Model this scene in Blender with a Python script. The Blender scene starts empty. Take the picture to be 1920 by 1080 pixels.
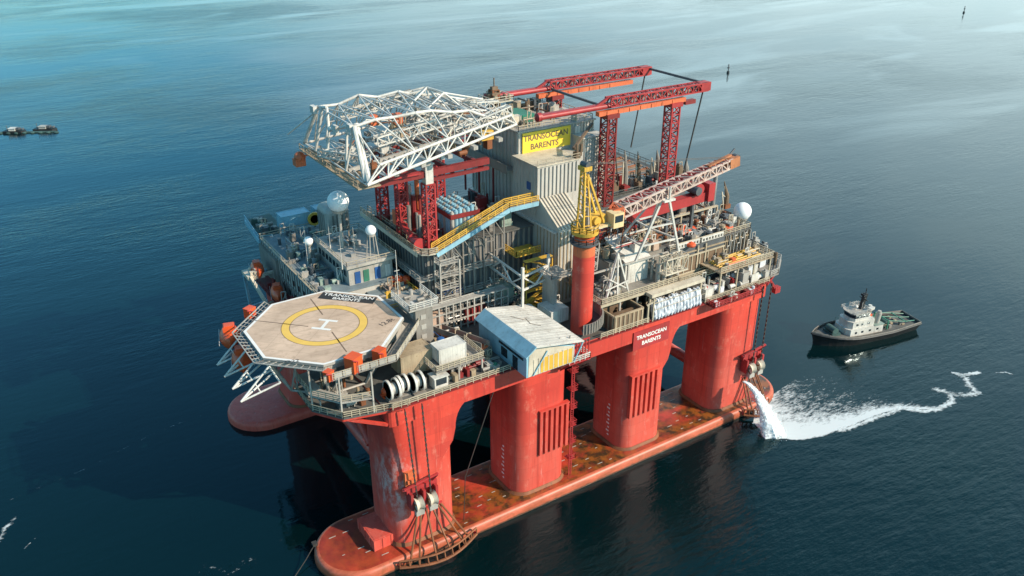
import bpy, math, random
from mathutils import Vector, Matrix
R = math.radians
C = bpy.context.scene.collection
SC = bpy.context.scene

# ------------------------------------------------------------------ camera
CAM = Vector((-40.6, -107.5, 112.9))
RT = Vector((0.838705522, -0.544585207, 0.0))
DN = Vector((-0.239630149, -0.369049923, -0.897986384))
FW = Vector((0.489030101, 0.753146138, -0.440023243))
FPX = 1591.8
cd = bpy.data.cameras.new('camera')
cam = bpy.data.objects.new('camera', cd); C.objects.link(cam)
m = Matrix((RT, -DN, -FW)).transposed().to_4x4(); m.translation = CAM
cam.matrix_world = m
cd.lens = FPX*36/1920; cd.sensor_width = 36; cd.clip_start = 1; cd.clip_end = 60000
SC.camera = cam

# ------------------------------------------------------------------ world, sun, exposure
SUN_EL = R(32); SUN_DIR = Vector((0.58, -0.81, 0)).normalized()
w = bpy.data.worlds.new('World'); SC.world = w; w.use_nodes = True
nt = w.node_tree; bg = nt.nodes['Background']
sky = nt.nodes.new('ShaderNodeTexSky'); sky.sky_type = 'NISHITA'; sky.sun_disc = False
sky.sun_elevation = SUN_EL; sky.sun_rotation = math.atan2(SUN_DIR.x, SUN_DIR.y)
sky.altitude = 20; sky.air_density = 1.5; sky.dust_density = 0.8; sky.ozone_density = 4.0
def wn(kind, **kw):
    n = nt.nodes.new(kind)
    for k, v in kw.items(): setattr(n, k, v)
    return n
def wmath(op, a, b=0.):
    n = wn('ShaderNodeMath', operation=op)
    for s, v in ((n.inputs[0], a), (n.inputs[1], b)):
        if hasattr(v, 'is_linked'): nt.links.new(v, s)
        else: s.default_value = v
    return n.outputs[0]
tint = wn('ShaderNodeMix', data_type='RGBA', blend_type='MULTIPLY'); tint.inputs[0].default_value = 1
nt.links.new(sky.outputs[0], tint.inputs[6]); 
tc = wn('ShaderNodeTexCoord'); sz = wn('ShaderNodeSeparateXYZ'); nt.links.new(tc.outputs['Generated'], sz.inputs[0])
tz = wn('ShaderNodeMapRange'); nt.links.new(sz.outputs[2], tz.inputs[0])
for i, v in ((1, .22), (2, .72), (3, 0), (4, 1)): tz.inputs[i].default_value = v
tm = wn('ShaderNodeMix', data_type='RGBA'); nt.links.new(tz.outputs[0], tm.inputs[0]); tm.inputs[6].default_value = (.42, 1.02, 1.20, 1); tm.inputs[7].default_value = (.55, .86, .80, 1)
th = wn('ShaderNodeMapRange'); nt.links.new(sz.outputs[2], th.inputs[0])
for i, v in ((1, .04), (2, .24), (3, 0), (4, 1)): th.inputs[i].default_value = v
tl = wn('ShaderNodeMix', data_type='RGBA'); nt.links.new(th.outputs[0], tl.inputs[0]); tl.inputs[6].default_value = (.62, 1.0, 1.14, 1); nt.links.new(tm.outputs[2], tl.inputs[7])
nt.links.new(tl.outputs[2], tint.inputs[7])
# thin bright cloud, thickest low down towards the right of the view (the sun's side)
mp = wn('ShaderNodeMapping'); mp.inputs['Scale'].default_value = (2.2, 2.2, 7)
nt.links.new(tc.outputs['Generated'], mp.inputs[0])
ns = wn('ShaderNodeTexNoise'); ns.inputs['Scale'].default_value = 1.6; ns.inputs['Detail'].default_value = 6; ns.inputs['Roughness'].default_value = .6
nt.links.new(mp.outputs[0], ns.inputs['Vector'])
dt = wn('ShaderNodeVectorMath', operation='DOT_PRODUCT'); nt.links.new(tc.outputs['Generated'], dt.inputs[0]); dt.inputs[1].default_value = (.93, .36, -.05)
mr = wn('ShaderNodeMapRange'); nt.links.new(dt.outputs['Value'], mr.inputs[0])
for i, v in ((1, .35), (2, 1.0), (3, -.30), (4, .50)): mr.inputs[i].default_value = v
cf = wn('ShaderNodeMapRange'); el = wn('ShaderNodeMapRange'); nt.links.new(sz.outputs[2], el.inputs[0])
for i, v in ((1, .20), (2, .62), (3, .06), (4, -.16)): el.inputs[i].default_value = v
nt.links.new(wmath('ADD', wmath('ADD', ns.outputs[0], mr.outputs[0]), el.outputs[0]), cf.inputs[0])
for i, v in ((1, .45), (2, 1.0), (3, 0), (4, .85)): cf.inputs[i].default_value = v
cl = wn('ShaderNodeMix', data_type='RGBA'); nt.links.new(cf.outputs[0], cl.inputs[0]); nt.links.new(tint.outputs[2], cl.inputs[6]); cl.inputs[7].default_value = (7.2, 8.9, 9.1, 1)
nt.links.new(cl.outputs[2], bg.inputs[0]); bg.inputs[1].default_value = 0.15
sd = bpy.data.lights.new('sun', 'SUN'); sd.energy = 4.8; sd.angle = R(0.5); sd.color = (1, .86, .69)
sun = bpy.data.objects.new('sun', sd); C.objects.link(sun)
sv = Vector((SUN_DIR.x*math.cos(SUN_EL), SUN_DIR.y*math.cos(SUN_EL), math.sin(SUN_EL)))
sun.rotation_euler = sv.to_track_quat('Z', 'Y').to_euler(); sun.location = (150, -150, 200)
SC.view_settings.view_transform = 'Standard'; SC.view_settings.look = 'None'
SC.cycles.transparent_max_bounces = 24
SC.view_settings.exposure = 0.38; SC.view_settings.gamma = 1

# ------------------------------------------------------------------ measuring: a pixel of the photo to a point on a plane
def ray(px, py): return RT*(px-960) + DN*(py-540) + FW*FPX
def PZ(px, py, z): r = ray(px, py); return CAM + r*((z-CAM.z)/r.z)
def PY(px, py, y): r = ray(px, py); return CAM + r*((y-CAM.y)/r.y)
def PX(px, py, x): r = ray(px, py); return CAM + r*((x-CAM.x)/r.x)

# ------------------------------------------------------------------ materials
def mat(name): 
    mt = bpy.data.materials.new(name); mt.use_nodes = True
    return mt, mt.node_tree, mt.node_tree.nodes['Principled BSDF']
def nnode(t, kind, **kw):
    n = t.nodes.new(kind)
    for k, v in kw.items(): setattr(n, k, v)
    return n
def pos(t, sx, sy, sz):
    g = nnode(t, 'ShaderNodeNewGeometry'); mp = nnode(t, 'ShaderNodeMapping')
    mp.inputs['Scale'].default_value = (sx, sy, sz)
    t.links.new(g.outputs['Position'], mp.inputs['Vector']); return mp.outputs[0]
def noise(t, vec, scale, detail=4, rough=.6):
    n = nnode(t, 'ShaderNodeTexNoise'); n.inputs['Scale'].default_value = scale
    n.inputs['Detail'].default_value = detail; n.inputs['Roughness'].default_value = rough
    t.links.new(vec, n.inputs['Vector']); return n.outputs[0]
def ramp(t, fac, a, b, ca=0., cb=1.):
    n = nnode(t, 'ShaderNodeMapRange'); n.clamp = True
    n.inputs[1].default_value = a; n.inputs[2].default_value = b
    n.inputs[3].default_value = ca; n.inputs[4].default_value = cb
    t.links.new(fac, n.inputs[0]); return n.outputs[0]
def mixc(t, fac, a, b):
    n = nnode(t, 'ShaderNodeMix', data_type='RGBA')
    if hasattr(fac, 'is_linked'): t.links.new(fac, n.inputs[0])
    else: n.inputs[0].default_value = fac
    for s, v in ((n.inputs[6], a), (n.inputs[7], b)):
        if hasattr(v, 'is_linked'): t.links.new(v, s)
        else: s.default_value = (*v, 1)
    return n.outputs[2]
def mul(t, a, b, op='MULTIPLY'):
    n = nnode(t, 'ShaderNodeMath', operation=op)
    for s, v in ((n.inputs[0], a), (n.inputs[1], b)):
        if hasattr(v, 'is_linked'): t.links.new(v, s)
        else: s.default_value = v
    return n.outputs[0]
def paint(name, col, rough=.55, var=.35, rust=.25, metal=0., fine=1., dirt=(.10, .055, .03)):
    """weathered paint: broad tone changes, vertical streaks, small rust spots"""
    mt, t, b = mat(name)
    c2 = tuple(max(0, c*(1-var)) for c in col)
    c = mixc(t, ramp(t, noise(t, pos(t, .35*fine, .35*fine, .25*fine), 1, 5), .35, .7), col, c2)
    st = ramp(t, noise(t, pos(t, 1.6*fine, 1.6*fine, .10*fine), 1, 5, .7), .52, .78, 0, rust*1.4)
    c = mixc(t, st, c, dirt)
    sp = ramp(t, noise(t, pos(t, 2.3*fine, 2.3*fine, 2.3*fine), 1, 3, .6), .62, .72, 0, rust)
    c = mixc(t, sp, c, tuple(x*.7 for x in dirt))
    t.links.new(c, b.inputs['Base Color'])
    b.inputs['Roughness'].default_value = rough; b.inputs['Metallic'].default_value = metal
    return mt
M = {}
M['white'] = paint('white_paint', (.66, .63, .57), .5, .3, .42)
M['offwhite'] = paint('cream_paint', (.62, .54, .42), .5, .3, .35)
M['radome'] = paint('radome_white', (.85, .85, .84), .4, .05, .03)
M['grey'] = paint('grey_paint', (.27, .245, .215), .5, .35, .35)
M['lgrey'] = paint('light_grey_paint', (.43, .40, .355), .5, .3, .35)
M['dgrey'] = paint('dark_grey_paint', (.10, .11, .12), .55, .4, .3)
M['clad'] = paint('grey_cladding', (.50, .47, .42), .5, .18, .25)
M['tan'] = paint('tan_paint', (.42, .32, .21), .55, .35, .5)
M['brown'] = paint('brown_steel', (.20, .13, .08), .6, .4, .5)
M['rail'] = paint('rail_paint', (.50, .42, .30), .5, .3, .3)
M['yellow'] = paint('yellow_paint', (.72, .42, .06), .5, .25, .3)
M['signyellow'] = paint('sign_yellow', (.88, .60, .05), .5, .08, .05)
M['red'] = paint('red_steel', (.42, .035, .036), .5, .35, .3)
M['dred'] = paint('dark_red_steel', (.24, .022, .022), .5, .4, .3)
M['orange'] = paint('lifeboat_orange', (.72, .10, .025), .4, .2, .15)
M['orangebeam'] = paint('orange_steel', (.70, .16, .06), .5, .3, .3)
M['blue'] = paint('blue_paint', (.02, .10, .30), .5, .3, .25)
M['cyan'] = paint('pale_blue_paint', (.28, .50, .60), .5, .25, .25)
M['green'] = paint('green_paint', (.03, .20, .13), .5, .3, .3)
M['lgreen'] = paint('pale_green_paint', (.28, .36, .30), .5, .3, .3)
M['black'] = paint('black_paint', (.015, .016, .018), .5, .3, .15)
M['deck'] = paint('deck_plate', (.13, .13, .12), .7, .45, .45)
M['deckgreen'] = paint('deck_green', (.05, .11, .10), .7, .4, .4)
M['bluedeck'] = paint('roof_deck', (.20, .25, .27), .7, .35, .3)
M['steel'] = paint('bare_steel', (.36, .35, .33), .4, .4, .4, .3)
M['cable'] = paint('wire_rope', (.05, .045, .04), .5, .2, .2)
M['rustbar'] = paint('rusted_steel', (.26, .085, .03), .7, .5, .6)
M['tarp'] = paint('white_tarpaulin', (.66, .68, .72), .6, .35, .15, fine=1.6, dirt=(.2, .2, .2))
M['cream'] = paint('crane_cream', (.74, .56, .30), .5, .2, .3)
M['boom'] = paint('weathered_boom', (.60, .47, .40), .55, .3, .85, dirt=(.40, .10, .05))
M['boomtip'] = paint('weathered_orange', (.50, .19, .08), .55, .35, .5)
M['glass'] = paint('dark_glass', (.02, .03, .04), .08, .2, 0)
M['helitan'] = paint('helideck_tan', (.64, .46, .335), .75, .28, .34, fine=.45, dirt=(.27, .17, .10))
def heli_joints():
    mt = M['helitan']; t = mt.node_tree; b = t.nodes['Principled BSDF']; src = b.inputs['Base Color'].links[0].from_socket
    rot = nnode(t, 'ShaderNodeMapping'); rot.inputs['Rotation'].default_value = (0, 0, R(45)); g = nnode(t, 'ShaderNodeNewGeometry'); t.links.new(g.outputs['Position'], rot.inputs['Vector'])
    br = nnode(t, 'ShaderNodeTexBrick'); br.offset = 0; br.inputs['Scale'].default_value = 1; br.inputs['Mortar Size'].default_value = .05; br.inputs['Brick Width'].default_value = 6; br.inputs['Row Height'].default_value = 2.0
    t.links.new(rot.outputs[0], br.inputs['Vector'])
    c = mixc(t, mul(t, br.outputs['Fac'], .32), src, (.22, .15, .10))
    r2 = nnode(t, 'ShaderNodeMapping'); r2.inputs['Rotation'].default_value = (0, 0, R(20)); r2.inputs['Scale'].default_value = (.12, .9, 1); t.links.new(g.outputs['Position'], r2.inputs['Vector'])
    c = mixc(t, ramp(t, noise(t, r2.outputs[0], 1, 5, .6), .50, .72, 0, .55), c, (.33, .23, .16))
    t.links.new(c, b.inputs['Base Color'])
heli_joints()
M['ringyellow'] = paint('marking_yellow', (.76, .48, .10), .7, .1, .06)
M['markwhite'] = paint('marking_white', (.78, .76, .72), .7, .1, .08)
M['markblack'] = paint('marking_black', (.035, .033, .032), .7, .2, .05)
M['pinkroof'] = paint('faded_red_primer', (.52, .36, .27), .6, .3, .3)

def hull_red():
    mt, t, b = mat('hull_red')
    base = mixc(t, ramp(t, noise(t, pos(t, .12, .12, .12), 1, 5), .35, .68), (.66, .062, .036), (.52, .042, .028))
    # faded, chalky paint below the old load line, with the edge of a load mark
    g = nnode(t, 'ShaderNodeNewGeometry'); sx = nnode(t, 'ShaderNodeSeparateXYZ'); t.links.new(g.outputs['Position'], sx.inputs[0])
    wob = mul(t, noise(t, pos(t, .2, .2, .05), 1, 4), 2.0)
    zz = mul(t, sx.outputs[2], wob, 'ADD')
    low = ramp(t, zz, 25, 13, .12, 1)
    fade = mul(t, low, ramp(t, noise(t, pos(t, .5, .5, .09), 1, 6, .7), .3, .75, .15, .9))
    c = mixc(t, fade, base, (.62, .135, .095))
    st = ramp(t, noise(t, pos(t, 1.3, 1.3, .05), 1, 6, .75), .52, .78, 0, .75)
    c = mixc(t, st, c, (.20, .028, .018))
    pale = mul(t, ramp(t, noise(t, pos(t, 1.1, 1.1, .10), 1.0, 6, .75), .60, .74, 0, .55), low)
    c = mixc(t, pale, c, (.70, .52, .45))
    dv = nnode(t, 'ShaderNodeVectorMath', operation='DISTANCE'); sc_ = nnode(t, 'ShaderNodeMapping'); sc_.inputs['Scale'].default_value = (1, .8, .55)
    t.links.new(g.outputs['Position'], sc_.inputs['Vector']); t.links.new(sc_.outputs[0], dv.inputs[0]); dv.inputs[1].default_value = (7.4, 4.0, 8.2)
    scuff = mul(t, ramp(t, dv.outputs['Value'], 5.2, 1.5), ramp(t, noise(t, pos(t, .7, .7, .35), 1, 6, .7), .45, .62, 0, .8))
    c = mixc(t, scuff, c, (.68, .60, .56))
    # weld and plate seams
    br = nnode(t, 'ShaderNodeTexBrick'); br.inputs['Scale'].default_value = 1
    br.inputs['Mortar Size'].default_value = .018; br.inputs['Brick Width'].default_value = 4.2; br.inputs['Row Height'].default_value = 2.7
    ad = nnode(t, 'ShaderNodeCombineXYZ'); sm = mul(t, sx.outputs[0], sx.outputs[1], 'ADD')
    t.links.new(sm, ad.inputs[0]); t.links.new(sx.outputs[2], ad.inputs[1]); t.links.new(ad.outputs[0], br.inputs['Vector'])
    pt_ = nnode(t, 'ShaderNodeSeparateColor'); br.inputs['Color1'].default_value = (0, 0, 0, 1); br.inputs['Color2'].default_value = (1, 1, 1, 1); t.links.new(br.outputs['Color'], pt_.inputs[0])
    c = mixc(t, mul(t, pt_.outputs[0], .34), c, (.36, .030, .024))
    c = mixc(t, ramp(t, noise(t, pos(t, .45, .45, .30), 1, 7, .75), .56, .66, 0, .40), c, (.66, .24, .17))
    c = mixc(t, mul(t, br.outputs['Fac'], .6), c, (.22, .03, .02))
    t.links.new(c, b.inputs['Base Color']); b.inputs['Roughness'].default_value = .5
    bp = nnode(t, 'ShaderNodeBump'); bp.inputs['Strength'].default_value = .25; bp.inputs['Distance'].default_value = .25
    t.links.new(noise(t, pos(t, .35, .35, .25), 1, 2), bp.inputs['Height']); t.links.new(bp.outputs[0], b.inputs['Normal'])
    return mt
M['hull'] = hull_red()
def pontoon_top():
    mt, t, b = mat('pontoon_wet_plate')
    g = nnode(t, 'ShaderNodeNewGeometry'); sx = nnode(t, 'ShaderNodeSeparateXYZ'); t.links.new(g.outputs['Position'], sx.inputs[0])
    a = noise(t, pos(t, .16, .10, .3), 1, 6, .65)
    red = mixc(t, ramp(t, a, .38, .62), (.50, .055, .028), (.22, .025, .015))
    mask = ramp(t, noise(t, pos(t, .10, .16, .1), 1.0, 6, .7), .36, .52)
    mask = mul(t, mask, ramp(t, sx.outputs[0], 4, 22, .30, 1))       # slime grows on the middle of the pontoon
    c = mixc(t, mask, red, mixc(t, ramp(t, noise(t, pos(t, .5, .5, .5), 1, 4), .42, .58), (.045, .026, .012), (.24, .075, .014)))
    t.links.new(c, b.inputs['Base Color']); b.inputs['Roughness'].default_value = .35
    return mt
M['ponttop'] = pontoon_top()
def pontoon_rim():
    mt, t, b = mat('pontoon_rim_paint')
    a = noise(t, pos(t, .25, .5, .8), 1, 6, .7)
    c = mixc(t, ramp(t, a, .35, .66), (.56, .125, .065), (.30, .07, .03))
    c = mixc(t, ramp(t, noise(t, pos(t, .9, .9, .5), 1, 4), .55, .75, 0, .6), c, (.22, .07, .02))
    g = nnode(t, 'ShaderNodeNewGeometry'); sx = nnode(t, 'ShaderNodeSeparateXYZ'); t.links.new(g.outputs['Position'], sx.inputs[0])
    wet = ramp(t, mul(t, sx.outputs[2], mul(t, noise(t, pos(t, .6, .6, .1), 1, 4), .7), 'SUBTRACT'), .15, -.15, 0, .85)
    c = mixc(t, wet, c, (.05, .035, .02))
    t.links.new(c, b.inputs['Base Color']); b.inputs['Roughness'].default_value = .45
    return mt
M['rim'] = pontoon_rim()

# ------------------------------------------------------------------ mesh builder
class MB:
    def __init__(s): s.v = []; s.f = []; s.m = []; s.sm = []
    def add(s, vs, fs, m=0, smooth=False):
        o = len(s.v); s.v += [Vector(v) for v in vs]
        for f in fs: s.f.append([i+o for i in f]); s.m.append(m); s.sm.append(smooth)
        return s
    def box(s, x0, x1, y0, y1, z0, z1, m=0):
        return s.add([(x, y, z) for z in (z0, z1) for y in (y0, y1) for x in (x0, x1)],
              [(0,2,3,1), (4,5,7,6), (0,1,5,4), (2,6,7,3), (0,4,6,2), (1,3,7,5)], m)
    def obox(s, c, size, rz=0., m=0, rx=0., ry=0.):
        M3 = Matrix.Rotation(rz, 3, 'Z') @ Matrix.Rotation(ry, 3, 'Y') @ Matrix.Rotation(rx, 3, 'X'); c = Vector(c)
        return s.add([c + M3 @ Vector((x*size[0]/2, y*size[1]/2, z*size[2]/2)) for z in (-1, 1) for y in (-1, 1) for x in (-1, 1)],
              [(0,2,3,1), (4,5,7,6), (0,1,5,4), (2,6,7,3), (0,4,6,2), (1,3,7,5)], m)
    def beam(s, p, q, w, h=None, m=0):
        p, q = Vector(p), Vector(q); h = h or w; d = q-p
        if d.length < 1e-4: return s
        d.normalize(); up = Vector((0, 0, 1)) if abs(d.z) < .95 else Vector((0, 1, 0))
        a = d.cross(up).normalized()*w/2; b = a.cross(d).normalized()*h/2
        return s.add([p-a-b, p+a-b, p+a+b, p-a+b, q-a-b, q+a-b, q+a+b, q-a+b],
              [(0,1,2,3), (7,6,5,4), (0,4,5,1), (1,5,6,2), (2,6,7,3), (3,7,4,0)], m)
    def tube(s, p, q, r, n=8, r2=None, m=0, cap=True):
        p, q = Vector(p), Vector(q); r2 = r if r2 is None else r2; d = (q-p)
        if d.length < 1e-4: return s
        d.normalize(); up = Vector((0, 0, 1)) if abs(d.z) < .95 else Vector((0, 1, 0))
        a = d.cross(up).normalized(); b = a.cross(d)
        vs = []
        for c, rr in ((p, r), (q, r2)):
            for i in range(n):
                t = 2*math.pi*i/n; vs.append(c + (a*math.cos(t)+b*math.sin(t))*rr)
        s.add(vs, [(i, (i+1) % n, n+(i+1) % n, n+i) for i in range(n)], m, n > 5)
        if cap: o = len(s.v)-2*n; s.f += [[o+i for i in range(n)][::-1], [o+n+i for i in range(n)]]; s.m += [m, m]; s.sm += [False, False]
        return s
    def path(s, pts, r, n=6, m=0):
        for a, b in zip(pts, pts[1:]): s.tube(a, b, r, n, m=m)
        return s
    def bpath(s, pts, w, m=0, h=None):
        for a, b in zip(pts, pts[1:]): s.beam(a, b, w, h, m)
        return s
    def prism(s, poly, z0, z1, m=0, mtop=None, smooth=False):
        n = len(poly); s.add([(p[0], p[1], z0) for p in poly]+[(p[0], p[1], z1) for p in poly],
              [(i, (i+1) % n, n+(i+1) % n, n+i) for i in range(n)], m, smooth)
        o = len(s.v)-2*n; s.f += [[o+i for i in range(n)][::-1], [o+n+i for i in range(n)]]; s.m += [m, m if mtop is None else mtop]; s.sm += [False]*2
        return s
    def loops(s, rings, m=0, smooth=True, caps=(True, True), mcap=None):
        n = len(rings[0]); o = len(s.v)
        for r in rings: s.v += [Vector(p) for p in r]
        for k in range(len(rings)-1):
            for i in range(n):
                s.f.append([o+k*n+i, o+k*n+(i+1) % n, o+(k+1)*n+(i+1) % n, o+(k+1)*n+i]); s.m.append(m if not isinstance(m, (list, tuple)) else m[k]); s.sm.append(smooth)
        mc = mcap if mcap is not None else (m if not isinstance(m, (list, tuple)) else m[-1])
        if caps[0]: s.f.append([o+i for i in range(n)][::-1]); s.m.append(mc); s.sm.append(False)
        if caps[1]: s.f.append([o+(len(rings)-1)*n+i for i in range(n)]); s.m.append(mc); s.sm.append(False)
        return s
    def extr(s, poly, vec, m=0):
        vec = Vector(vec); n = len(poly); P = [Vector(p) for p in poly]
        s.add(P+[p+vec for p in P], [(i, (i+1) % n, n+(i+1) % n, n+i) for i in range(n)]+[tuple(range(n))[::-1], tuple(range(n, 2*n))], m)
        return s
    def lathe(s, c, prof, n=20, m=0, axis='Z'):
        c = Vector(c); rings = []
        for r, h in prof:
            ring = []
            for i in range(n):
                t = 2*math.pi*i/n; a, b = r*math.cos(t), r*math.sin(t)
                ring.append(c + (Vector((a, b, h)) if axis == 'Z' else Vector((h, a, b)) if axis == 'X' else Vector((b, h, a))))
            rings.append(ring)
        return s.loops(rings, m)
    def sphere(s, c, r, n=20, k=12, m=0, sz=1.):
        return s.lathe(c, [(max(.001, r*math.sin(math.pi*j/k)), -r*sz*math.cos(math.pi*j/k)) for j in range(k+1)], n, m)
    def rail(s, pts, h=1.15, post=2.0, r=.055, m=0, mids=1, closed=False):
        pts = [Vector(p) for p in pts]
        if closed: pts = pts+[pts[0]]
        for a, b in zip(pts, pts[1:]):
            n = max(1, int((b-a).length/post))
            for j in range(1, mids+2):
                z = Vector((0, 0, h*j/(mids+1))); s.beam(a+z, b+z, 2*r if j == mids+1 else 1.5*r, m=m)
            for i in range(n+1):
                p = a.lerp(b, i/n); s.beam(p, p+Vector((0, 0, h)), 1.6*r, m=m)
        return s
    def lattice(s, p, q, w, h, n, r, m=0, w2=None, h2=None, mdiag=None, faces=(0, 1, 2, 3)):
        """four chord box truss from p to q; w across, h up"""
        p, q = Vector(p), Vector(q); d = (q-p).normalized(); up = Vector((0, 0, 1)) if abs(d.z) < .9 else Vector((0, 1, 0))
        a = d.cross(up).normalized(); b = a.cross(d).normalized(); w2 = w2 or w; h2 = h2 or h
        def cor(t):
            c = p.lerp(q, t); ww = w+(w2-w)*t; hh = h+(h2-h)*t
            return [c-a*ww/2-b*hh/2, c+a*ww/2-b*hh/2, c+a*ww/2+b*hh/2, c-a*ww/2+b*hh/2]
        st = [cor(i/n) for i in range(n+1)]; md = m if mdiag is None else mdiag
        for k in range(4): s.beam(st[0][k], st[-1][k], 2*r, m=m)
        for i in range(n+1):
            for k in faces: s.beam(st[i][k], st[i][(k+1) % 4], 1.3*r, m=md)
            if i < n:
                for k in faces:
                    if i % 2: s.beam(st[i][k], st[i+1][(k+1) % 4], 1.3*r, m=md)
                    else: s.beam(st[i][(k+1) % 4], st[i+1][k], 1.3*r, m=md)
        return s
    def xform(s, mw):
        s.v = [mw @ v for v in s.v]; return s
    def split(s, name, mats, parent):
        """every connected piece becomes an object of its own"""
        par = list(range(len(s.v)))
        def find(a):
            while par[a] != a: par[a] = par[par[a]]; a = par[a]
            return a
        for f in s.f:
            r = find(f[0])
            for i in f[1:]: par[find(i)] = r
        grp = {}
        for k, f in enumerate(s.f): grp.setdefault(find(f[0]), []).append(k)
        for ks in grp.values():
            b = MB(); idx = {}
            for k in ks:
                for i in s.f[k]:
                    if i not in idx: idx[i] = len(b.v); b.v.append(s.v[i])
                b.f.append([idx[i] for i in s.f[k]]); b.m.append(s.m[k]); b.sm.append(s.sm[k])
            b.build(name, mats, parent)
    def build(s, name, mats, parent=None, label=None):
        me = bpy.data.meshes.new(name); off = Vector(parent.get('_o', (0, 0, 0))) if parent else Vector(s.org) if hasattr(s, 'org') else Vector((0, 0, 0))
        me.from_pydata([tuple(v-off) for v in s.v], [], s.f)
        for q in (mats if isinstance(mats, (list, tuple)) else [mats]): me.materials.append(M[q] if isinstance(q, str) else q)
        me.polygons.foreach_set('material_index', s.m); me.polygons.foreach_set('use_smooth', s.sm)
        me.update(); 
        if any(s.sm): me.set_sharp_from_angle(angle=R(40))
        o = bpy.data.objects.new(name, me); C.objects.link(o); o['_o'] = tuple(off)
        if parent: o.parent = parent
        else: o.location = off
        if label: o['label'] = label
        return o
def thing(name, label, cat, loc=(0, 0, 0), group=None, kind=None):
    o = bpy.data.objects.new(name, None); C.objects.link(o); o.empty_display_size = .5
    o.location = loc; o['_o'] = tuple(loc); o['label'] = label; o['category'] = cat
    if group: o['group'] = group
    return o
def solo(mb, name, mats, label, cat, org=(0, 0, 0), group=None, kind=None):
    mb.org = org; o = mb.build(name, mats); o['label'] = label; o['category'] = cat
    if group: o['group'] = group
    if kind: o['kind'] = kind
    return o
def dup(root, loc, rz=None, label=None):
    r = root.copy(); C.objects.link(r); r.location = loc
    if rz is not None: r.rotation_euler = (0, 0, rz)
    if label: r['label'] = label
    for ch in list(root.children):
        c = ch.copy(); C.objects.link(c); c.parent = r
        for g in ch.children: d = g.copy(); C.objects.link(d); d.parent = c
    return r
def struct(mb, name, mats):
    o = mb.build(name, mats); o['kind'] = 'structure'; return o
def rrect(x0, x1, y0, y1, r, n=6):
    P = []
    for cx, cy, a in ((x1-r, y0+r, -90), (x1-r, y1-r, 0), (x0+r, y1-r, 90), (x0+r, y0+r, 180)):
        for i in range(n+1):
            t = R(a+90*i/n); P.append((cx+r*math.cos(t), cy+r*math.sin(t)))
    return P
def text(mb, s, org, ux, uy, size, m=0, bold=.02, th=.02, align='CENTER'):
    cu = bpy.data.curves.new('lettering', 'FONT'); cu.body = s; cu.size = 1; cu.align_x = align; cu.offset = bold; cu.extrude = 0; cu.resolution_u = 3; cu.space_line = .85
    ob = bpy.data.objects.new('lettering', cu); C.objects.link(ob)
    dg = bpy.context.evaluated_depsgraph_get(); me = ob.evaluated_get(dg).to_mesh()
    ux, uy = Vector(ux).normalized(), Vector(uy).normalized(); uz = ux.cross(uy); o = Vector(org)
    vs = [o+(ux*v.co.x+uy*v.co.y)*size+uz*th for v in me.vertices]; fs = [tuple(p.vertices) for p in me.polygons]
    mb.add(vs, fs, m); bpy.data.objects.remove(ob); bpy.data.curves.remove(cu)
    return mb
rnd = random.Random(7)
def clutter(parent, x0, x1, y0, y1, z, n, smax=2.2, hmax=2.2, mats=(), seed=1, pipes=True):
    """small plant bolted to a deck, each piece a part of the deck's thing: cabinets, drums, tanks, pipe runs"""
    q = random.Random(seed); mats = list(mats)
    for i in range(n):
        x, y = q.uniform(x0, x1), q.uniform(y0, y1); k = q.random(); mm = q.choice(mats); mb = MB()
        if k < .5:
            a, b, h = q.uniform(.4, smax), q.uniform(.4, smax), q.uniform(.5, hmax); nm = 'cabinet'
            mb.box(x-a/2, x+a/2, y-b/2, y+b/2, z, z+h)
            mb.box(x-a/2-.06, x+a/2+.06, y-b/2-.06, y+b/2+.06, z+h, z+h+.07)
            if a > 1: mb.box(x-a/3, x-a/8, y-b/4, y+b/4, z+h+.07, z+h*1.25)
        elif k < .7:
            r = q.uniform(.25, smax*.35); h = q.uniform(.8, hmax); nm = 'drum'
            mb.tube((x, y, z), (x, y, z+h), r, 10); mb.tube((x, y, z+h*.5), (x, y, z+h*.56), r*1.06, 10); mb.tube((x, y, z+h), (x, y, z+h+.12), r*.4, 8)
        elif k < .82:
            r = q.uniform(.3, smax*.3); l = q.uniform(1, smax*1.3); nm = 'tank'
            mb.tube((x-l/2, y, z+r+.2), (x+l/2, y, z+r+.2), r, 10); mb.box(x-l/3, x-l/4, y-r*.7, y+r*.7, z, z+r); mb.box(x+l/4, x+l/3, y-r*.7, y+r*.7, z, z+r)
        elif pipes:
            h = q.uniform(.4, hmax); L = q.uniform(2, 6); r = q.uniform(.08, .2); nm = 'pipe'
            if q.random() < .5: mb.path([(x, y, z), (x, y, z+h), (min(x+L, x1), y, z+h), (min(x+L, x1), y, z)], r, 6)
            else: mb.path([(x, y, z), (x, y, z+h), (x, min(y+L, y1), z+h), (x, min(y+L, y1), z)], r, 6)
        else: continue
        mb.build(nm, mm, parent)
        if k > .90 or .42 < k < .5:
            mb = MB(); h = q.uniform(1.5, hmax+1.8); mb.beam((x, y, z), (x, y, z+h), .16); mb.beam((x+.9, y, z), (x+.9, y, z+h), .16); mb.beam((x, y, z+h), (x+.9, y, z+h), .14); mb.beam((x, y, z+h*.3), (x+.9, y, z+h*.8), .1); mb.build('pipe_frame', q.choice(['lgrey', 'rail', 'white', 'tan']), parent)
CLUT = ['grey', 'lgrey', 'tan', 'offwhite', 'dgrey', 'rustbar', 'white', 'steel']


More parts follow.
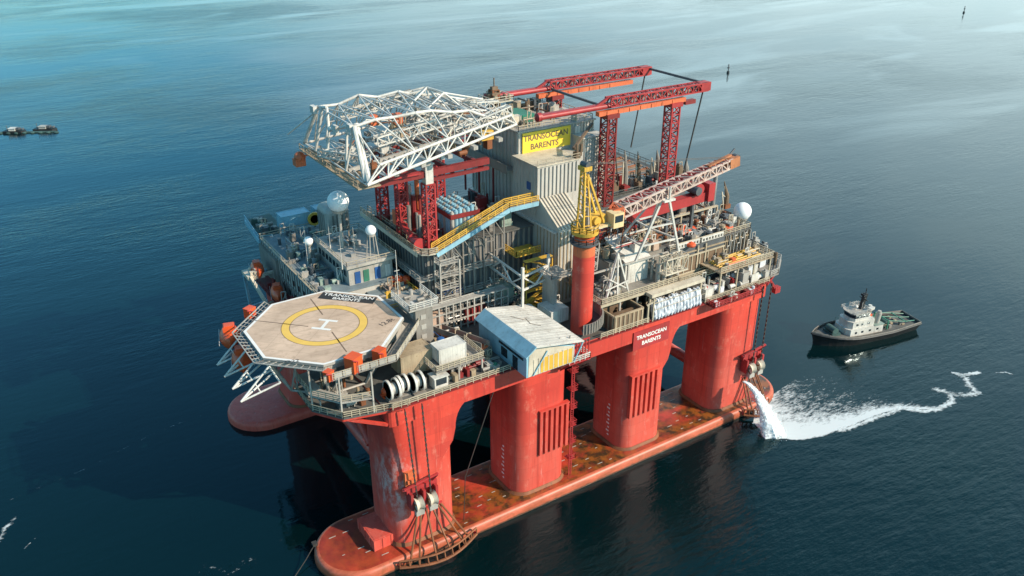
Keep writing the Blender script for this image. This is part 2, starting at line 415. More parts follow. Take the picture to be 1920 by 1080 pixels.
# ================================================================== SEA
def sea_material():
    mt, t, b = mat('sea_water')
    c = mixc(t, ramp(t, noise(t, pos(t, .006, .006, 1), 1, 4), .35, .65), (.0005, .007, .009), (.0012, .011, .012))
    t.links.new(c, b.inputs['Base Color']); b.inputs['IOR'].default_value = 1.333; b.inputs['Specular IOR Level'].default_value = .72; b.inputs['Specular Tint'].default_value = (.46, 1.02, 1.18, 1)
    # wind slicks: long patches where the small ripples are damped
    wn = noise(t, pos(t, .0016, .0042, 1), 1, 7, .6)
    wn2 = noise(t, pos(t, .005, .008, 1), 1, 6, .6)
    slick = ramp(t, mul(t, wn, wn2, 'ADD'), .86, 1.14)
    # bright reflection streaks: long curved bands of smooth water, mostly out to the right
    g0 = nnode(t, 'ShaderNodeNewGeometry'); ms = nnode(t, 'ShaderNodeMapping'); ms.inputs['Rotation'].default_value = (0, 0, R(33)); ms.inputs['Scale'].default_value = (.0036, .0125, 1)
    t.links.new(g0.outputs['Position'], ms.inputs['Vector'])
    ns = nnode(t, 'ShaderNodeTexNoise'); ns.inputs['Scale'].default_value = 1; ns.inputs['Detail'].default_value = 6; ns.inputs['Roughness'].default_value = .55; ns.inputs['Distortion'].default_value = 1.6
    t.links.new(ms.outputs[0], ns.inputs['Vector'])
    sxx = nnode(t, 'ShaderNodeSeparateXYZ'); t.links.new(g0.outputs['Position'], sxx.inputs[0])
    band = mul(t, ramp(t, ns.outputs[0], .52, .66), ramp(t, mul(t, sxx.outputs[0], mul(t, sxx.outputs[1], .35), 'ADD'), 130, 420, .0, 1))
    c = mixc(t, mul(t, band, .34), c, (.34, .42, .43)); t.links.new(c, b.inputs['Base Color'])  # pale base colour painted into the bands stands in for reflected bright sky
    slick = mul(t, slick, mul(t, 1.0, mul(t, band, .95), 'SUBTRACT'))
    t.links.new(ramp(t, slick, 0, 1, .03, .20), b.inputs['Roughness'])
    mp = pos(t, 1, 1, 1)
    rot = nnode(t, 'ShaderNodeMapping'); rot.inputs['Rotation'].default_value = (0, 0, R(28)); rot.inputs['Scale'].default_value = (.16, .52, 1)
    g = nnode(t, 'ShaderNodeNewGeometry'); t.links.new(g.outputs['Position'], rot.inputs['Vector'])
    r2 = nnode(t, 'ShaderNodeMapping'); r2.inputs['Rotation'].default_value = (0, 0, R(8)); r2.inputs['Scale'].default_value = (.5, 1.1, 1)
    t.links.new(g.outputs['Position'], r2.inputs['Vector'])
    r3 = nnode(t, 'ShaderNodeMapping'); r3.inputs['Rotation'].default_value = (0, 0, R(50)); r3.inputs['Scale'].default_value = (.035, .10, 1)
    t.links.new(g.outputs['Position'], r3.inputs['Vector'])
    h = mul(t, noise(t, rot.outputs[0], 1, 4, .6), 1.0)
    h = mul(t, h, mul(t, noise(t, r2.outputs[0], 1, 3, .6), .45), 'ADD')
    h = mul(t, h, mul(t, noise(t, r3.outputs[0], 1, 3, .5), 1.6), 'ADD')
    bp = nnode(t, 'ShaderNodeBump'); bp.inputs['Distance'].default_value = .55
    t.links.new(ramp(t, mul(t, slick, ramp(t, noise(t, pos(t, .012, .02, 1), 1, 4), .35, .65, .45, 1)), 0, 1, .05, .46), bp.inputs['Strength'])
    t.links.new(h, bp.inputs['Height']); t.links.new(bp.outputs[0], b.inputs['Normal'])
    return mt
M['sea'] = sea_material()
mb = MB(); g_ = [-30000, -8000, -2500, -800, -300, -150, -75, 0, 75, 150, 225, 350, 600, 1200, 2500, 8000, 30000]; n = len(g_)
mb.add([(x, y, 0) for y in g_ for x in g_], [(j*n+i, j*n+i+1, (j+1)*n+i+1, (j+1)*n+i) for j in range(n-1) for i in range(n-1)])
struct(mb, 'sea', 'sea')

# ================================================================== HULL
hull = thing('rig_hull', 'huge red semi-submersible rig hull with eight columns on two long pontoons', 'oil rig', (45, 35, 0))
def stadium(x0, x1, y0, y1, i, n=20):
    r = (y1-y0)/2; cy = (y0+y1)/2; P = []
    for k in range(n+1): t = R(-90+180*k/n); P.append((x1-r+(r-i)*math.cos(t), cy+(r-i)*math.sin(t)))
    for k in range(n+1): t = R(90+180*k/n); P.append((x0+r+(r-i)*math.cos(t), cy+(r-i)*math.sin(t)))
    return P
def pontoon(y0, y1, name_label, rim='rim'):
    mb = MB(); prof = [(-9, 0), (-.2, 0), (.9, .03), (1.45, .16), (1.78, .38), (1.94, .66), (2.0, 1.0)]
    mb.loops([[(x, y, z) for x, y in stadium(-7.2, 108.2, y0, y1, i)] for z, i in prof], 0, True, (True, True), 1)
    p = mb.build('pontoon', [rim, 'ponttop' if rim == 'rim' else rim], hull, name_label)
    return p
pf = pontoon(.2, 16.6, 'front pontoon with wet rusty deck and pale dashes'); pr = pontoon(54.4, 70.8, 'rear pontoon, mostly hidden', 'hull')
mb = MB(); q = random.Random(3)
for x in [i*2.9-3 for i in range(36)]:
    for k, y in enumerate((2.6, 4.9, 7.3, 9.8, 12.3, 14.4)):
        xx = x+q.uniform(-.5, .5)+(k % 2)*1.4
        if (xx+7.2-8.2) < 0 and abs(y-8.4) > 5.5: continue
        if any(a-1.2 < xx < b2+.6 for a, b2 in ((6, 19), (32, 44.5), (59, 70.5), (85, 98))) and 2.2 < y < 15: continue
        if q.random() < .42 or xx > 103: continue
        y += q.uniform(-.5, .5); mb.box(xx, xx+q.uniform(.5, 1.5), y-.07, y+.07, 2.004, 2.05)
mb.split('anode_strip', 'lgrey', pf)
mb = MB()
mb.box(2.4, 7.6, 4.6, 12.0, 2, 4.3); mb.box(2.7, 7.3, 4.9, 11.7, 4.3, 4.35)
for x in (2.4, 4.1, 5.8, 7.5): mb.box(x, x+.12, 4.48, 4.6, 2, 4.3)
for y in (6, 8.4, 10.8): mb.box(2.28, 2.4, y, y+.15, 2, 4.3)
mb.build('deck_box', 'hull', pf)
COLX = [(6, 19), (32, 44.5), (58.6, 70.4), (85, 98)]
def column(x0, x1, y0, y1, front=True, slots=None):
    mb = MB(); ring = lambda z, e: [(x, y, z) for x, y in rrect(x0-e, x1+e, y0, y1, 3.2+e, 8)]
    prof = [(1.9, 0), (14, 0), (22, 0), (26, .05), (29.0, .1)]
    mb.loops([ring(z, e) for z, e in prof])
    c = mb.build('column', 'hull', hull)
    # curved haunches where the column meets the box deck
    for sgn, xb in (((1, x1),) if front and x0 in (6, 58.6) else ()):
        h = MB(); prof = [(xb-sgn*.5, 29.02)]
        for k in range(7): t = R(90*k/6); prof.append((xb+sgn*(3.6-3.6*math.sin(t)), 29.02-5.5+5.5*math.cos(t)))
        prof = [(xb-3.2, 29.02)]+[(xb+3.2*(1-math.sin(R(90*k/8))), 29.02-5*(1-math.cos(R(90*k/8)))) for k in range(9)]+[(xb-.6, 21.5), (xb-3.2, 18)]
        pts = [(x, y0-.02, z) for x, z in prof]
        h.extr(pts, (0, 9, 0)); h.build('haunch', 'hull', c)
    if slots:
        s = MB(); x = slots[0]; n = 6; pitch = (slots[1]-slots[0])/n
        for k in range(n):
            xa = slots[0]+k*pitch
            s.box(xa, xa+pitch*.52, y0-.55, y0+.3, slots[2], slots[3])
        s.box(slots[0]-.05, slots[1]-pitch*.4, y0-.62, y0+.3, slots[3], slots[3]+.3)
        s.build('fender_bars', 'hull', c)
    if front and x0 in (32, 58.6):
        dm = MB()
        for k in range(9): dm.box(x0-.03, x0+.02, y0+4.4, y0+4.4+(.9 if k % 2 else .5), 4+k*.95, 4.35+k*.95)
        dm.split('draught_mark', 'markwhite', c)
    sk = MB()
    for z in (2.05,): sk.loops([[(x, y, 2.02) for x, y in rrect(x0-.5, x1+.5, y0-.5, y1+.5, 3.6, 8)], [(x, y, 2.5) for x, y in rrect(x0-.1, x1+.1, y0-.1, y1+.1, 3.3, 8)]])
    sk.build('base_skirt', 'rustbar', c)
    return c
fc = []
for i, (a, b2) in enumerate(COLX):
    sl = None
    if i in (1, 2):
        p, q1 = (PY(1010, 800, 2.8), PY(1067, 800, 2.8)) if i == 1 else (PY(1180, 740, 2.8), PY(1236, 720, 2.8))
        sl = (p.x, q1.x, 10.5, 20.5)
    fc.append(column(a, b2, 2.8, 14.6, True, sl))
for a, b2 in COLX: column(a, b2, 56.2, 68.0, False)
# box deck: sides, underside, raised edge
mb = MB(); ring = lambda z, e: [(x, y, z) for x, y in rrect(6-e, 98+e, 2.4-e, 68.6+e, 1.2, 4)]
mb.loops([ring(28.9, 0), ring(32.7, 0), ring(32.7, .25), ring(33.0, .25)], 0, False, (True, True), 1)
dk = mb.build('box_deck', ['hull', 'deck'], hull)
mb = MB(); q = random.Random(5)
for k in range(60):                                   # stiffener brackets along the deck edge
    x = 7+k*1.52
    mb.extr([(x, 2.4, 32.0), (x, 1.55, 32.7), (x, 2.4, 32.7)], (.12, 0, 0))
mb.box(6.5, 97.5, 1.5, 2.2, 32.7, 32.85)
mb.build('edge_brackets', 'dred', dk)
mb = MB()
for x in (12.5, 38, 64.5, 91.5):
    if x in (12.5, 91.5): mb.tube((x, 14, 7), (x, 57, 7), 1.3, 12)
    mb.tube((x, 14.2, 15), (x, 33, 29), 1.1, 12); mb.tube((x, 56.5, 15), (x, 37, 29), 1.1, 12)
for y in (8.5, 62):
    pass
mb.split('brace', 'hull', hull)
mb = MB(); mb.tube((7, 13, 19), (7, 29, 28.9), 1.0, 12)
mb.build('brace', 'hull', hull)
# painted name boards
mb = MB(); a, b2 = PY(1189, 640, 2.3), PY(1251, 626, 2.3)
mb.box(a.x-.3, b2.x+.3, 2.16, 2.4, 27.1, 31.2, 0)
nb = mb.build('name_board', ['red'], hull, 'red name board with white letters')
mb = MB(); cx = (a.x+b2.x)/2
text(mb, 'TRANSOCEAN', (cx, 2.14, 29.4), (1, 0, 0), (0, 0, 1), 1.2, bold=.03); text(mb, 'BARENTS', (cx, 2.14, 27.9), (1, 0, 0), (0, 0, 1), 1.2, bold=.03)
mb.build('lettering', 'markwhite', nb)

# ================================================================== fairleads, anchor racks and chains on the two end columns
def fairlead(x, y, name_label):
    f = thing('fairlead', name_label, 'fairlead', (x, y, 10), 'anchor chain fairleads')
    mb = MB(); mb.box(x-3, x+3, y-.9, y+.1, 14.2, 15.3); mb.box(x-2.7, x-2.2, y-1.9, y, 11.2, 14.6); mb.box(x+2.2, x+2.7, y-1.9, y, 11.2, 14.6); mb.box(x-.25, x+.25, y-1.9, y, 11.2, 14.6)
    mb.beam((x-3, y-.4, 15), (x-3.8, y-1.6, 16.2), .5); mb.beam((x+2, y-.4, 15), (x+2.9, y-1.6, 17), .5); mb.beam((x-3.8, y-1.6, 16.2), (x+2.9, y-1.6, 17), .35)
    mb.build('bracket', 'red', f)
    for dx in (-1.35, 1.35):
        mb = MB(); mb.lathe((x+dx, y-1.7, 12.2), [(.3, -.75), (1.4, -.75), (1.15, -.45), (.95, 0), (1.15, .45), (1.4, .75), (.3, .75)], 18, axis='X')
        for k in range(5): t = R(72*k); mb.beam((x+dx-.8, y-1.7, 12.2), (x+dx-.8, y-1.7+1.2*math.cos(t), 12.2+1.2*math.sin(t)), .22, m=1)
        mb.build('sheave', ['offwhite', 'rustbar'], f)
        mb = MB(); mb.box(x+dx-.8, x+dx+.8, y-2.6, y-1.9, 10.2, 11.4); mb.build('guard', 'lgrey', f)
def bolster(x, y, name_label, s=1., wid=8):
    f = thing('anchor_rack', name_label, 'anchor rack', (x, y, 2), 'anchor racks')
    mb = MB(); z1 = 9.0
    def arc(zc, r): return [(x-wid+2*wid*k/10, y-3.4-r*math.sin(math.pi*k/10)*1.6, zc) for k in range(11)]
    o1, o2 = arc(.9, 1.6), arc(2.4, 1.3)
    mb.path(o1, .28, 6); mb.path(o2, .2, 6)
    for a, b2 in zip(o1, o2): mb.tube(a, b2, .16, 5)
    mb.build('bumper', 'rustbar', f)
    for k in (1, 2, 4, 6, 8, 9):
        mb = MB(); xt = x+(k-5)*.55; mb.tube((xt, y-.1, z1), o1[k], .2, 6); mb.build('strut', 'rustbar', f)
    mb = MB(); mb.beam((x-2.6, y-.2, z1), (x+2.6, y-.2, z1), .4); mb.beam((o1[0][0], o1[0][1], 1), (o1[0][0]+1.2, y+.6, 1.6), .4); mb.beam((o1[-1][0], o1[-1][1], 1), (o1[-1][0]-1.2, y+.6, 1.6), .4)
    mb.build('rail_beam', 'red', f)
def chain(p, q, lab):
    mb = MB(); p, q = Vector(p), Vector(q); n = int((p-q).length/.55)
    for i in range(n):
        a, b2 = p.lerp(q, i/n), p.lerp(q, (i+1.05)/n)
        if i % 2: mb.beam(a, b2, .34, .1)
        else: mb.beam(a, b2, .1, .34)
    solo(mb, 'anchor_chain', 'cable', lab, 'chain', tuple(q), 'anchor chains')
fairlead(11.3, 2.7, 'red fairlead with two pale sheaves on the face of the nearest column')
bolster(12.9, 2.9, 'curved brown anchor rack hanging over the near end of the front pontoon')
chain((8.6, 1.0, 32.7), (9.9, 1.0, 13.2), 'left anchor chain running down the nearest column to its fairlead')
chain((11.8, 1.0, 32.7), (12.6, 1.0, 13.2), 'right anchor chain running down the nearest column to its fairlead')
mb = MB(); mb.box(8.3, 10.5, 2.1, 2.9, 15.9, 18.6); mb.box(8.6, 10.2, 1.7, 2.1, 16.4, 17.2)
solo(mb, 'junction_box', 'orangebeam', 'orange box on the face of the nearest column above the fairlead', 'box', (9.4, 2.5, 15.9))
fairlead(95.3, 2.7, 'red fairlead on the farthest front column, right above the water jet')
bolster(96.4, 3.0, 'dark brown anchor rack at the farthest front column, beside the water jet', wid=4)
chain((94.6, 1.0, 32.7), (94.6, 1.0, 13.2), 'anchor chain hanging left at the farthest front column')
chain((97.2, 1.0, 32.7), (97.2, 1.0, 13.2), 'anchor chain hanging right at the farthest front column')
mb = MB(); mb.tube((27.4, 3.0, 29.2), (20.8, 3.0, 12), .09, 5); mb.tube((20.8, 3, 12), (20.2, 3, 2), .09, 5)
solo(mb, 'hanging_cable', 'cable', 'slack dark cable slanting from the deck edge to the pontoon between the two nearest columns', 'cable', (20.2, 3, 2))
mb = MB()                                             # access ladder and landing on second column
for k in range(6):
    z = 6+k*4.1; mb.box(44.7, 46.2, 2.6, 4.4, z, z+.12); mb.rail([(44.7, 2.6, z+.12), (46.2, 2.6, z+.12), (46.2, 4.4, z+.12)], 1.1, .75, .05)
mb.beam((44.9, 3.0, 2), (44.9, 3.0, 30), .14); mb.beam((45.5, 3.0, 2), (45.5, 3.0, 30), .14)
for k in range(60): mb.beam((44.9, 3, 2.3+k*.46), (45.5, 3, 2.3+k*.46), .07)
solo(mb, 'column_ladder', 'red', 'caged red ladder with small landings up the right edge of the second column', 'ladder', (45.3, 3, 2))

# ================================================================== DISCHARGE JET, FOAM, WAKE
def foam_mat(name, lo, hi, sc=1.0, strength=.85):
    mt, t, b = mat(name)
    at = nnode(t, 'ShaderNodeAttribute'); at.attribute_name = 'cover'
    rr = nnode(t, 'ShaderNodeMapping'); rr.inputs['Rotation'].default_value = (0, 0, R(62)); rr.inputs['Scale'].default_value = (.55*sc, 1.5*sc, 1)
    g = nnode(t, 'ShaderNodeNewGeometry'); t.links.new(g.outputs['Position'], rr.inputs['Vector'])
    n1 = noise(t, rr.outputs[0], .9, 8, .72)
    n2 = noise(t, rr.outputs[0], .28, 5, .6); n1 = mul(t, mul(t, n1, .68), mul(t, n2, .32), 'ADD'); k = mul(t, n1, mul(t, mul(t, at.outputs['Fac'], .5, 'SUBTRACT'), .75), 'ADD')
    a = ramp(t, k, lo, hi, 0, strength)
    t.links.new(a, b.inputs['Alpha']); b.inputs['Base Color'].default_value = (.72, .78, .79, 1); b.inputs['Roughness'].default_value = .9
    return mt
M['foam'] = foam_mat('foam', .455, .64, 1.3, .8)
def sheet(name, rows, dens, label, cat, mt='foam', z=.05):
    """a patch of foam lying on the sea: rows of points, density per point"""
    n = len(rows[0]); vs = [(p[0], p[1], z) for r in rows for p in r]; fs = []
    for i in range(len(rows)-1):
        for k in range(n-1): fs.append((i*n+k, i*n+k+1, (i+1)*n+k+1, (i+1)*n+k))
    mb = MB(); mb.add(vs, fs); o = solo(mb, name, mt, label, cat, vs[0][:2]+(0,), kind='stuff')
    a = o.data.attributes.new('cover', 'FLOAT', 'POINT'); flat = [d for r in dens for d in r]
    for i, d in enumerate(flat): a.data[i].value = d
    return o
def interp(pts, n):
    out = []
    seg = [0]
    for a, b2 in zip(pts, pts[1:]): seg.append(seg[-1]+(Vector(b2)-Vector(a)).length)
    for i in range(n):
        t = seg[-1]*i/(n-1); k = max(j for j in range(len(seg)-1) if seg[j] <= t+1e-6)
        f = (t-seg[k])/max(1e-6, seg[k+1]-seg[k]); out.append(Vector(pts[k]).lerp(Vector(pts[k+1]), f))
    return out
low = interp([PZ(*p, 0) for p in ((1412, 795), (1440, 822), (1500, 830), (1545, 822), (1600, 803), (1640, 784), (1690, 768), (1730, 770), (1762, 768), (1783, 748))], 60)
upp = interp([PZ(*p, 0) for p in ((1420, 740), (1450, 735), (1490, 704), (1545, 690), (1610, 694), (1665, 712), (1710, 728), (1742, 735), (1765, 740), (1783, 738))], 60)
rows, dens = [], []
for i, (a, b2) in enumerate(zip(low, upp)):
    t = i/59; r, d = [], []
    for k in range(16):
        f = k/15; r.append(a.lerp(b2, f)); e = math.exp(-f*8)*1.0*(1-.25*t) + .30*(1-f*.8)*math.exp(-t*1.0) + .42*math.exp(-t*10)+.40*(1-t*.7)
        if k == 0: e = .0
        if k == 15: e = -.3
        if t < .02: e *= .7
        d.append(e)
    rows.append(r); dens.append(d)
sheet('foam', rows, dens, 'white foam fan spreading on the sea from the water jet', 'foam')
def ribbon(pts, wid, lab, dv=.9, n=40, mt='foam', z=.07):
    c = interp([PZ(*p, 0) for p in pts], n); rows, dens = [], []
    for i, p in enumerate(c):
        d = (c[min(i+1, n-1)]-c[max(i-1, 0)]).normalized(); s = Vector((-d.y, d.x, 0)); ww = wid*(.7+.5*math.sin(i*1.3)**2)
        rows.append([p+s*ww*f for f in (-1, -.5, 0, .5, 1)]); e = dv*min(1, i/4+.3, (n-1-i)/5+.1); dens.append([-.4, e*.6, e, e*.6, -.4])
    return sheet('foam', rows, dens, lab, 'foam', mt, z)
ribbon(((1560, 812), (1600, 800), (1645, 782), (1690, 766), (1728, 771), (1760, 768), (1786, 752), (1782, 738), (1758, 731)), 1.9, 'ragged bright foam edge curving from the fan to the far streak', .72, 60)
ribbon(((1740, 727), (1765, 733), (1795, 742), (1832, 738), (1818, 722), (1808, 705), (1780, 700)), 2.6, 'crooked white foam streak at the far right end of the wake', .66)
ribbon(((1780, 697), (1805, 704), (1840, 698), (1836, 694)), 1.3, 'short bright foam dash above the crooked end of the wake', .9, 20)
ribbon(((1860, 700), (1885, 698), (1910, 706)), .9, 'faint foam dashes near the right frame edge beyond the wake', .6, 16)
ribbon(((-10, 1030), (10, 990), (28, 972), (48, 965)), 1.6, 'broken foam streak at the lower left edge of the sea', .55, 24)
ribbon(((40, 1035), (60, 1015), (78, 1000)), .5, 'thin foam line right of the broken streak at lower left', .5, 16)
ribbon(((355, 1085), (390, 1060), (430, 1075), (470, 1050), (505, 1055)), 2.6, 'churned foam patch in front of the near pontoon end', .42, 30)
ribbon(((500, 1040), (540, 1000), (560, 985)), 1.2, 'small foam flecks left of the near pontoon end', .35, 20)
ribbon(((-5, 948), (80, 912), (160, 880), (250, 832), (300, 808), (360, 785), (428, 762)), .55, 'long thin foam line trailing left from the rear pontoon', .42, 60)
ribbon(((1455, 492), (1490, 480), (1545, 470)), 1.6, 'faint foam on the sea behind the right deck corner', .4, 20)
ribbon(((590, 1066), (700, 1072), (800, 1040), (885, 1000), (1000, 955), (1130, 899), (1260, 843), (1372, 793)), .5, 'thin broken wash along the waterline of the front pontoon', .34, 120)
# plume
mt, t, b = mat('jet_water')
at = nnode(t, 'ShaderNodeAttribute'); at.attribute_name = 'cover'
n1 = noise(t, pos(t, 2.6, 2.6, .55), 1.0, 7, .75)
a = ramp(t, mul(t, n1, mul(t, mul(t, at.outputs['Fac'], .5, 'SUBTRACT'), .8), 'ADD'), .40, .66, 0, 1)
t.links.new(a, b.inputs['Alpha']); b.inputs['Base Color'].default_value = (.86, .89, .90, 1); b.inputs['Roughness'].default_value = .9
M['jet'] = mt
q = random.Random(11); p0 = PY(1396, 716, -1.0); mb = MB(); dn = []
p3 = PZ(1448, 812, 0); jet_d = Vector((p3.x-p0.x, p3.y-p0.y, 0))
for s in range(5):
    rings = []; n = 56; K = 22; ph = [q.uniform(0, 6.28) for _ in range(6)]
    for i in range(n+1):
        u = i/n; c = p0+jet_d*(u**.85)+Vector((0, 0, p0.z*(-u**1.5)))
        r = (.40+1.1*u+1.5*u*u)*(1.35-.24*s); ring = []
        for k in range(K):
            t2 = 2*math.pi*k/K
            rr = r*(1+.10*math.sin(3*t2+ph[0]+u*5)+.08*math.sin(5*t2+ph[1]-u*9)+.07*math.sin(8*t2+ph[2]+u*13)+.05*q.uniform(-1, 1))
            ring.append(c+Vector((math.cos(t2)*rr, math.sin(t2)*rr*.9, .15*q.uniform(-1, 1))))
            dn.append((.20, .42, .70, .95, 1.3)[s]+.14*q.uniform(-1, 1)-.12*u)
        rings.append(ring)
    mb.loops(rings, 0, True, (False, False))
jet = solo(mb, 'water_jet', 'jet', 'white jet of discharged water falling from the farthest front column into the sea', 'water jet', tuple(p3))
at = jet.data.attributes.new('cover', 'FLOAT', 'POINT')
for i, d in enumerate(dn): at.data[i].value = d
# spray hanging over the place where the jet lands
mb = MB()
for k in range(150):
    u = q.random(); c = p0.lerp(p3, .35+.75*u)+Vector((q.gauss(0, 1.6)*(.3+u), q.gauss(0, 1.6)*(.3+u), abs(q.gauss(0, .8)))); c.z = max(.1, p0.z*(1-(.35+.65*u)**1.5)+q.gauss(0, .8)); r = q.uniform(.04, .14)
    mb.sphere(c, r, 6, 4)
solo(mb, 'jet_spray', 'radome', 'loose white droplets around the falling water jet', 'spray', tuple(p3), kind='stuff')
# mooring line at the near pontoon end
mb = MB(); mb.path([(-6.2, 12.2, 1.9), (-8.5, 10.5, 1.0), (-12, 8, .1)], .09, 5); mb.box(-6.5, -5.6, 11.7, 12.7, 1.98, 2.5)
solo(mb, 'mooring_line', 'cable', 'thin mooring line running off the tip of the near pontoon end', 'rope', (-6.2, 12.2, 1.9))

# ================================================================== HELIDECK
HC = Vector((2.9, 19.5, 42.0)); HR = 12.7
hd = thing('helideck', 'tan octagonal helideck with yellow ring and white H at the left corner', 'helideck', (2.9, 19.5, 33))
def octo(r, z): k = r/math.cos(R(22.5)); return [(HC.x+k*math.cos(R(22.5+45*i)), HC.y+k*math.sin(R(22.5+45*i)), z) for i in range(8)]
mb = MB(); mb.loops([octo(HR-.4, 41.2), octo(HR, 41.55), octo(HR, 42.0)], 0, False, (True, True), 1)
dp = mb.build('deck_plate', ['lgrey', 'helitan'], hd)
def ringstrip(outer, inner, z, th=.012):
    n = len(outer); mb = MB(); mb.add([(p[0], p[1], z) for p in outer]+[(p[0], p[1], z) for p in inner], [(i, (i+1) % n, n+(i+1) % n, n+i) for i in range(n)]); return mb
mb = ringstrip(octo(HR-.02, 0), octo(HR-.5, 0), 42.006); mb.build('edge_stripe', 'markwhite', dp)
circ = lambda r, n=72: [(HC.x+r*math.cos(2*math.pi*i/n), HC.y+r*math.sin(2*math.pi*i/n)) for i in range(n)]
ringstrip(circ(7.35), circ(6.05), 42.006).build('circle_marking', 'ringyellow', dp)
ringstrip(circ(7.47), circ(7.35), 42.005).build('circle_outline', 'brown', dp)
ringstrip(circ(6.05), circ(5.93), 42.005).build('circle_outline', 'brown', dp)
s2 = math.sqrt(.5); U = Vector((s2, -s2, 0)); V = Vector((s2, s2, 0))      # along the H bars, and across
def patch(mb, c, u, v, a, b2, z, m=0):
    c = Vector((c.x, c.y, z)); return mb.add([c-u*a-v*b2, c+u*a-v*b2, c+u*a+v*b2, c-u*a+v*b2], [(0, 1, 2, 3)], m)
mb = MB()
for s in (-1, 1): patch(mb, HC+V*1.55*s, U, V, 1.75, .3, 42.012)
patch(mb, HC, V, U, 1.25, .3, 42.012); mb.build('letter_h', 'markwhite', dp)
mb = MB(); c0 = HC-U*0+V*10.55
patch(mb, c0-U*3.2, U, V, 2.2, 1.35, 42.010); patch(mb, c0+U*3.2, U, V, 2.2, 1.35, 42.010); patch(mb, c0, U, V, 1.1, 1.35, 42.010)
pl = mb.build('name_panel', 'markblack', dp)
mb = MB(); text(mb, 'TRANSOCEAN', c0+V*.18, U, V, 1.5, bold=.02); text(mb, 'BARENTS', c0-V*1.05, U, V, 1.3, bold=.02)
for o in [mb]: o.v = [Vector((v.x, v.y, 42.016)) for v in o.v]
mb.build('lettering', 'markwhite', pl)
mb = MB(); text(mb, '12.8t', PZ(728, 606, 42), Vector((.95, .3, 0)), Vector((-.3, .95, 0)), 1.6, bold=.015); text(mb, 'D22', PZ(548, 680, 42), Vector((.95, -.3, 0)), Vector((.3, .95, 0)), 1.3, bold=.01)
mb.v = [Vector((v.x, v.y, 42.01)) for v in mb.v]; mb.build('weight_marking', 'markblack', dp)
mb = MB()
for a, b2 in ((PZ(478, 601, 42), PZ(578, 612, 42)), (PZ(582, 560, 42), PZ(605, 590, 42)), (PZ(622, 622, 42), PZ(650, 660, 42))):
    a.z = b2.z = 42.004; mb.beam(a, b2, .22, .004)
mb.build('tie_down_line', 'brown', dp)
# perimeter safety net frames, sides without the walkway
net = MB(); fr = MB(); O = octo(HR, 41.5); O2 = octo(HR+1.7, 41.95)
sides = (6, 5, 4, 3, 2, 1, 0, 7)
def mid(a, b2, f): return Vector(a).lerp(Vector(b2), f)
for i in (2, 3, 4):
    a, b2, c, d = O[i], O[(i+1) % 8], O2[(i+1) % 8], O2[i]
    fr.beam(d, c, .16); n = 9
    for k in range(n+1): fr.beam(mid(a, b2, k/n), mid(d, c, k/n), .10)
    for k in (1, 2): fr.beam(mid(a, d, k/3), mid(b2, c, k/3), .06)
fr.build('safety_net', 'lgrey', hd)
# walkway round the front and right sides, half a storey down
wk = MB(); A = octo(HR+.25, 40.3); B = octo(HR+2.5, 40.3); seq = [4, 5, 6, 7]
P4 = [(A[5], B[5]), (A[6], B[6]), (A[7], B[7]), (Vector(A[7]).lerp(Vector(A[0]), .8), Vector(B[7]).lerp(Vector(B[0]), .8))]
for (a, b2), (c, d) in zip(P4, P4[1:]):
    wk.add([tuple(a), tuple(b2), tuple(d), tuple(c), *[(p[0], p[1], 40.12) for p in (a, b2, d, c)]], [(0, 1, 2, 3)[::-1], (4, 5, 6, 7), (1, 2, 6, 5), (0, 3, 7, 4)])
wk.build('walkway', 'grey', hd)
mb = MB(); mb.rail([b2 for a, b2 in P4], 1.2, 1.6, .06, mids=2); mb.build('walkway_railing', 'rail', hd)
mb = MB()
for (a, b2), (c, d) in zip(P4, P4[1:]):
    va, vb = Vector(b2)+Vector((0, 0, .1)), Vector(d)+Vector((0, 0, .1)); n = int((vb-va).length/1.5)
    for k in range(n): 
        p, q1 = va.lerp(vb, (k+.06)/n), va.lerp(vb, (k+.94)/n); mb.add([p, q1, q1+Vector((0, 0, .95)), p+Vector((0, 0, .95))], [(0, 1, 2, 3)])
M['mesh'] = paint('mesh_panel', (.40, .39, .37), .6, .3, .3)
mb.build('mesh_panel', 'mesh', hd)
# support structure
mb = MB(); O = octo(HR-.6, 40.9); Q = octo(HR-4.5, 33.2)
for i in range(8):
    mb.beam(O[i], O[(i+1) % 8], .35, .7)
    mb.beam(O[i], O[(i+4) % 8], .3, .6) if i < 4 else None
    mb.tube(O[i], Q[i], .28, 8)
    mb.tube(mid(O[i], O[(i+1) % 8], .5), Q[i], .18, 6)
    mb.tube(Q[i], Q[(i+1) % 8], .22, 6)
mb.build('support_truss', 'lgrey', hd)
# white bracket arms reaching out on the seaward side
for k, yy in enumerate((13.5, 18.0, 22.5, 27.0)):
    mb = MB(); xo = HC.x-HR; tip = Vector((xo-5.0, yy-1.2, 36.4))
    mb.tube((xo+.6, yy, 40.6), tip, .17, 6); mb.tube((xo+1.5, yy-2.0, 38.2), tip, .17, 6); mb.tube((xo+1.5, yy+1.6, 38.2), tip, .17, 6)
    mb.tube((xo+1.5, yy-2.0, 38.2), (xo+1.5, yy+1.6, 38.2), .15, 6); mb.tube(tip.lerp(Vector((xo+.6, yy, 40.6)), .5), tip.lerp(Vector((xo+1.5, yy-2, 38.2)), .5), .12, 6)
    mb.tube((xo+.6, yy, 40.6), (xo+1.5, yy-2.0, 38.2), .15, 6)
    mb.build('bracket_arm', 'white', hd)
mb = MB()
for k, (px, py) in enumerate(((708, 671), (602, 716))): pass
